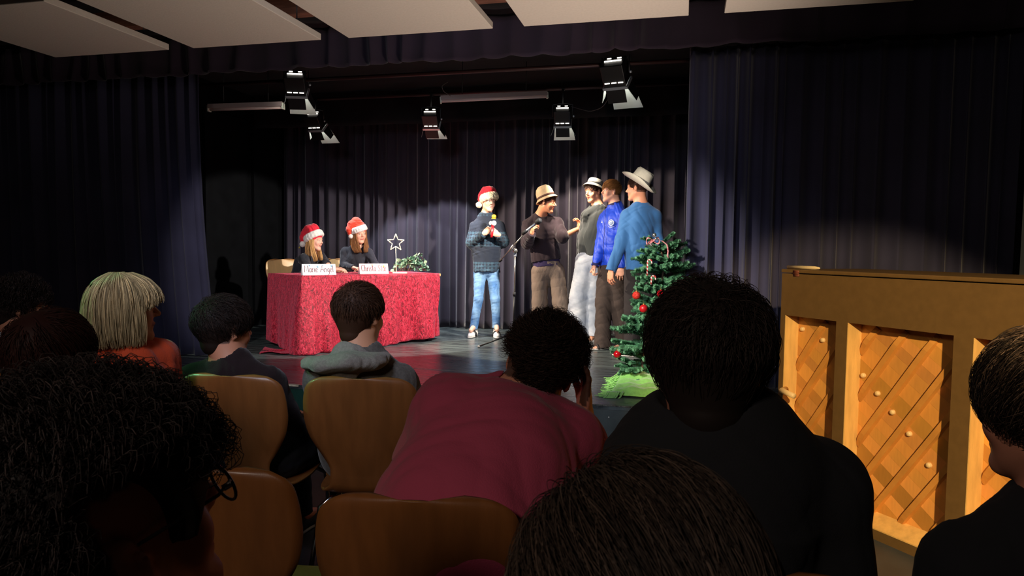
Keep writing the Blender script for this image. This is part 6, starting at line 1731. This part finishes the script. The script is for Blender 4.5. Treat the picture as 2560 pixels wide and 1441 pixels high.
for (px, py, ex, ey) in ((1645, 615, 1692, 588), (1648, 618, 1694, 620), (1640, 610, 1608, 598), (1650, 650, 1590, 652), (1650, 680, 1588, 683)):
    a = CP(px, py, DT-.05); e = CP(ex, ey, DT-.12); put_branch(a, e-a, np.linalg.norm(e-a)/.21, nb, .2); nb += 1
# baubles
m_gloss = M('glossy_red_bauble', (170, 10, 22), 0.12, coat=0.6); m_matt = M('satin_red_bauble', (190, 22, 30), 0.38); m_glit = M('glitter_red_bauble', (214, 50, 36), 0.35, noise=(260, 0.6), bump=(300, 0.6))
m_gold = M('gold_cap', (215, 180, 100), 0.3, metal=0.8)
for (px, py, r_, mm, lb, lf_) in ((1591, 739, .031, m_glit, 'glittery red bauble on the left side of the tree, level with the hands', None), (1652, 735, .030, m_gloss, 'shiny dark red bauble right of the glittery one, on the tree', None),
                             (1609, 772, .032, m_matt, 'satin red bauble in the middle of the tree, below the other two', None), (1543.5, 886, .031, m_gloss, 'shiny red bauble hanging lowest, at the left tip of the tree', None)):
    d_ = DT-.22 if px > 1580 else DT-.10
    c = CP(px, py, d_); t = thing('bauble', c, lb, 'bauble', 'red baubles on the Christmas tree')
    MB().ball(c, r_, 28).obj('ball', mm, t)
    MB().lathe(c+ZZ*r_*.97, [(.0065, 0), (.0065, .007), (.0001, .008)], ZZ, 12).obj('cap', m_gold, t)
    MB().tube([c+ZZ*(r_+.006), c+ZZ*(r_+.028)+DEP*.03], .0008, 5).obj('hanging_thread', m_gold, t)
# candy canes
def cane_mat():
    m = M('red_white_stripes', (235, 225, 215), 0.35); nt = m.node_tree; N = nt.nodes; L = nt.links
    tc = N.new('ShaderNodeTexCoord'); w = N.new('ShaderNodeTexWave'); w.bands_direction = 'DIAGONAL'; w.inputs['Scale'].default_value = 22
    L.new(tc.outputs['Object'], w.inputs[0]); r = N.new('ShaderNodeValToRGB'); r.color_ramp.interpolation = 'CONSTANT'
    r.color_ramp.elements[0].color = rgba(lin((236, 222, 214))); r.color_ramp.elements[1].position = .5; r.color_ramp.elements[1].color = rgba(lin((200, 40, 44)))
    L.new(w.outputs['Fac'], r.inputs[0]); L.new(r.outputs[0], N['Principled BSDF'].inputs['Base Color']); return m
m_cane = cane_mat()
for (px, py, ln, sd, lb) in ((1618, 690, .105, 1, 'larger candy cane hanging by its hook on the left of the tree'), (1628, 712, .050, 1, 'small candy cane just below the larger one on the tree')):
    p = CP(px, py, DT-.24); P = [p, p+ZZ*ln]; 
    for a in np.linspace(math.pi, 0, 9): P.append(p+ZZ*(ln+.016*math.sin(a))+LAT*(.016+.016*math.cos(a)))
    P.append(P[-1]-ZZ*.015); tag(MB().tube(P, .0055, 10).obj('candy_cane', m_cane), lb, 'candy cane', 'candy canes on the tree')
# gingham bow with a trailing ribbon and silver bells
m_ging = M('pink_gingham_ribbon', (208, 92, 100), 0.8, noise=(90, 0.0), col2=(236, 190, 186)); m_silver = M('silver_bell', (200, 205, 200), 0.2, metal=0.9)
c = CP(1633, 602, DT-.16); bow = thing('ribbon_bow', c, 'pink checked ribbon bow with silver bells at the top of the tree', 'bow')
def ribbon(pts, w, wd, name):
    P = np.array(pts); n = len(P); V = []
    for i in range(n): V += [P[i]-wd*w/2, P[i]+wd*w/2]
    o = obj(name, V, np.array([(2*i, 2*i+1, 2*i+3, 2*i+2) for i in range(n-1)]), m_ging, bow); solid(o, .001); return o
for sgn in (-1, 1):
    pts = [c+LAT*sgn*.055*math.sin(a)*(1 if sgn < 0 else .8)+ZZ*.028*math.sin(2*a)*.8-DEP*.02*math.sin(a) for a in np.linspace(0, math.pi, 16)]
    ribbon(pts, .024, nrm(ZZ*.5+DEP*.9), 'bow_loop')
ribbon([c, c+LAT*.02-ZZ*.004, CP(1655, 602, DT-.2), CP(1668, 612, DT-.22), CP(1671, 628, DT-.22), CP(1669, 640, DT-.22), CP(1673, 646, DT-.21)], .016, nrm(LAT+DEP*.3), 'ribbon_tail')
ribbon([c, c-LAT*.03-ZZ*.012, CP(1618, 612, DT-.2), CP(1615, 605, DT-.2)], .02, nrm(ZZ), 'ribbon_tail')
for (px, py, r_) in ((1636, 588, .016), (1628, 613, .013), (1640, 598, .012)): MB().ball(CP(px, py, DT-.19), r_, 14).obj('bell', m_silver, bow)

# ---------------------------------------------------------------- green blanket under the tree
m_bl = M('apple_green_wool', (140, 206, 104), 0.95, noise=(40, 0.10), bump=(190, 0.5), sheen=0.5)
rs = np.random.default_rng(5)
A0, A1, B0, B1 = at_z(1520, 993, STAGE), at_z(1775, 1001, STAGE), at_z(1545, 948, STAGE), at_z(1745, 945, STAGE)
nu, nv = 110, 60; V = []
for i in range(nu):
    u = i/(nu-1)
    for j in range(nv):
        v = j/(nv-1); q = (A0*(1-u)+A1*u)*(1-v)+(B0*(1-u)+B1*u)*v
        q = q+DEP*.012*math.sin(u*13)*(1-v)
        edge = min(sm(u, 0, .10), sm(u, 1, .92))*min(sm(v, -.03, .10), sm(v, 1.0, .85))
        z = .062+.035*math.exp(-((v-.62)/.22)**2)+.030*math.exp(-((u-.25)/.12)**2-((v-.8)/.2)**2)
        for (fu, fv, am, wd) in ((.05, .30, .018, .05), (-.07, .52, .020, .05), (.04, .14, .012, .04), (.12, .74, .020, .05)):
            z += am*math.exp(-((v-(fv+fu*math.sin(u*5)+.05*u))/wd)**2)-am*.7*math.exp(-((v-(fv-.07+fu*math.sin(u*5)+.05*u))/wd)**2)
        z += .006*math.sin(u*31+v*7)+.004*math.sin(u*17-v*29)
        V.append((q[0], q[1], STAGE+.003+max(0, z)*edge))
bo = obj('blanket', V, grid_faces(nu, nv), m_bl); solid(bo, .004)
tag(bo, 'folded apple-green woollen blanket with fringes on the floor under the tree', 'blanket')
fb = MB()
for i in range(46):
    t = i/45; s0 = (A0*(1-t)+B0*t)+LAT*rs.uniform(.0, .05)+ZZ*(.012+.05*rs.random()*sm(t, .2, .8)); l_ = rs.uniform(.07, .12)
    dr = nrm(-LAT*1.0-DEP*rs.uniform(-.1, .7)*(1-t)+DEP*.2*t+ZZ*.0); P = [s0+dr*l_*k/5+LAT*.006*math.sin(k*2+i) for k in range(6)]
    P = np.array(P); P[:, 2] = np.maximum(s0[2]-(s0[2]-STAGE-.006)*np.linspace(0, 1.6, 6).clip(0, 1), STAGE+.005); fb.tube(P, np.linspace(.005, .0025, 6), 6)
for i in range(26):
    u = rs.uniform(.0, .16); s0 = A0*(1-u)+A1*u+DEP*.02+ZZ*.03; P = [s0+(-LAT*.5-DEP*.9)*.016*k for k in range(6)]
    P = np.array(P); P[:, 2] = np.maximum(STAGE+.035*(1-np.linspace(0, 1, 6)*1.2), STAGE+.005); fb.tube(P, np.linspace(.005, .0025, 6), 6)
fb.obj('fringe', m_bl, bo)
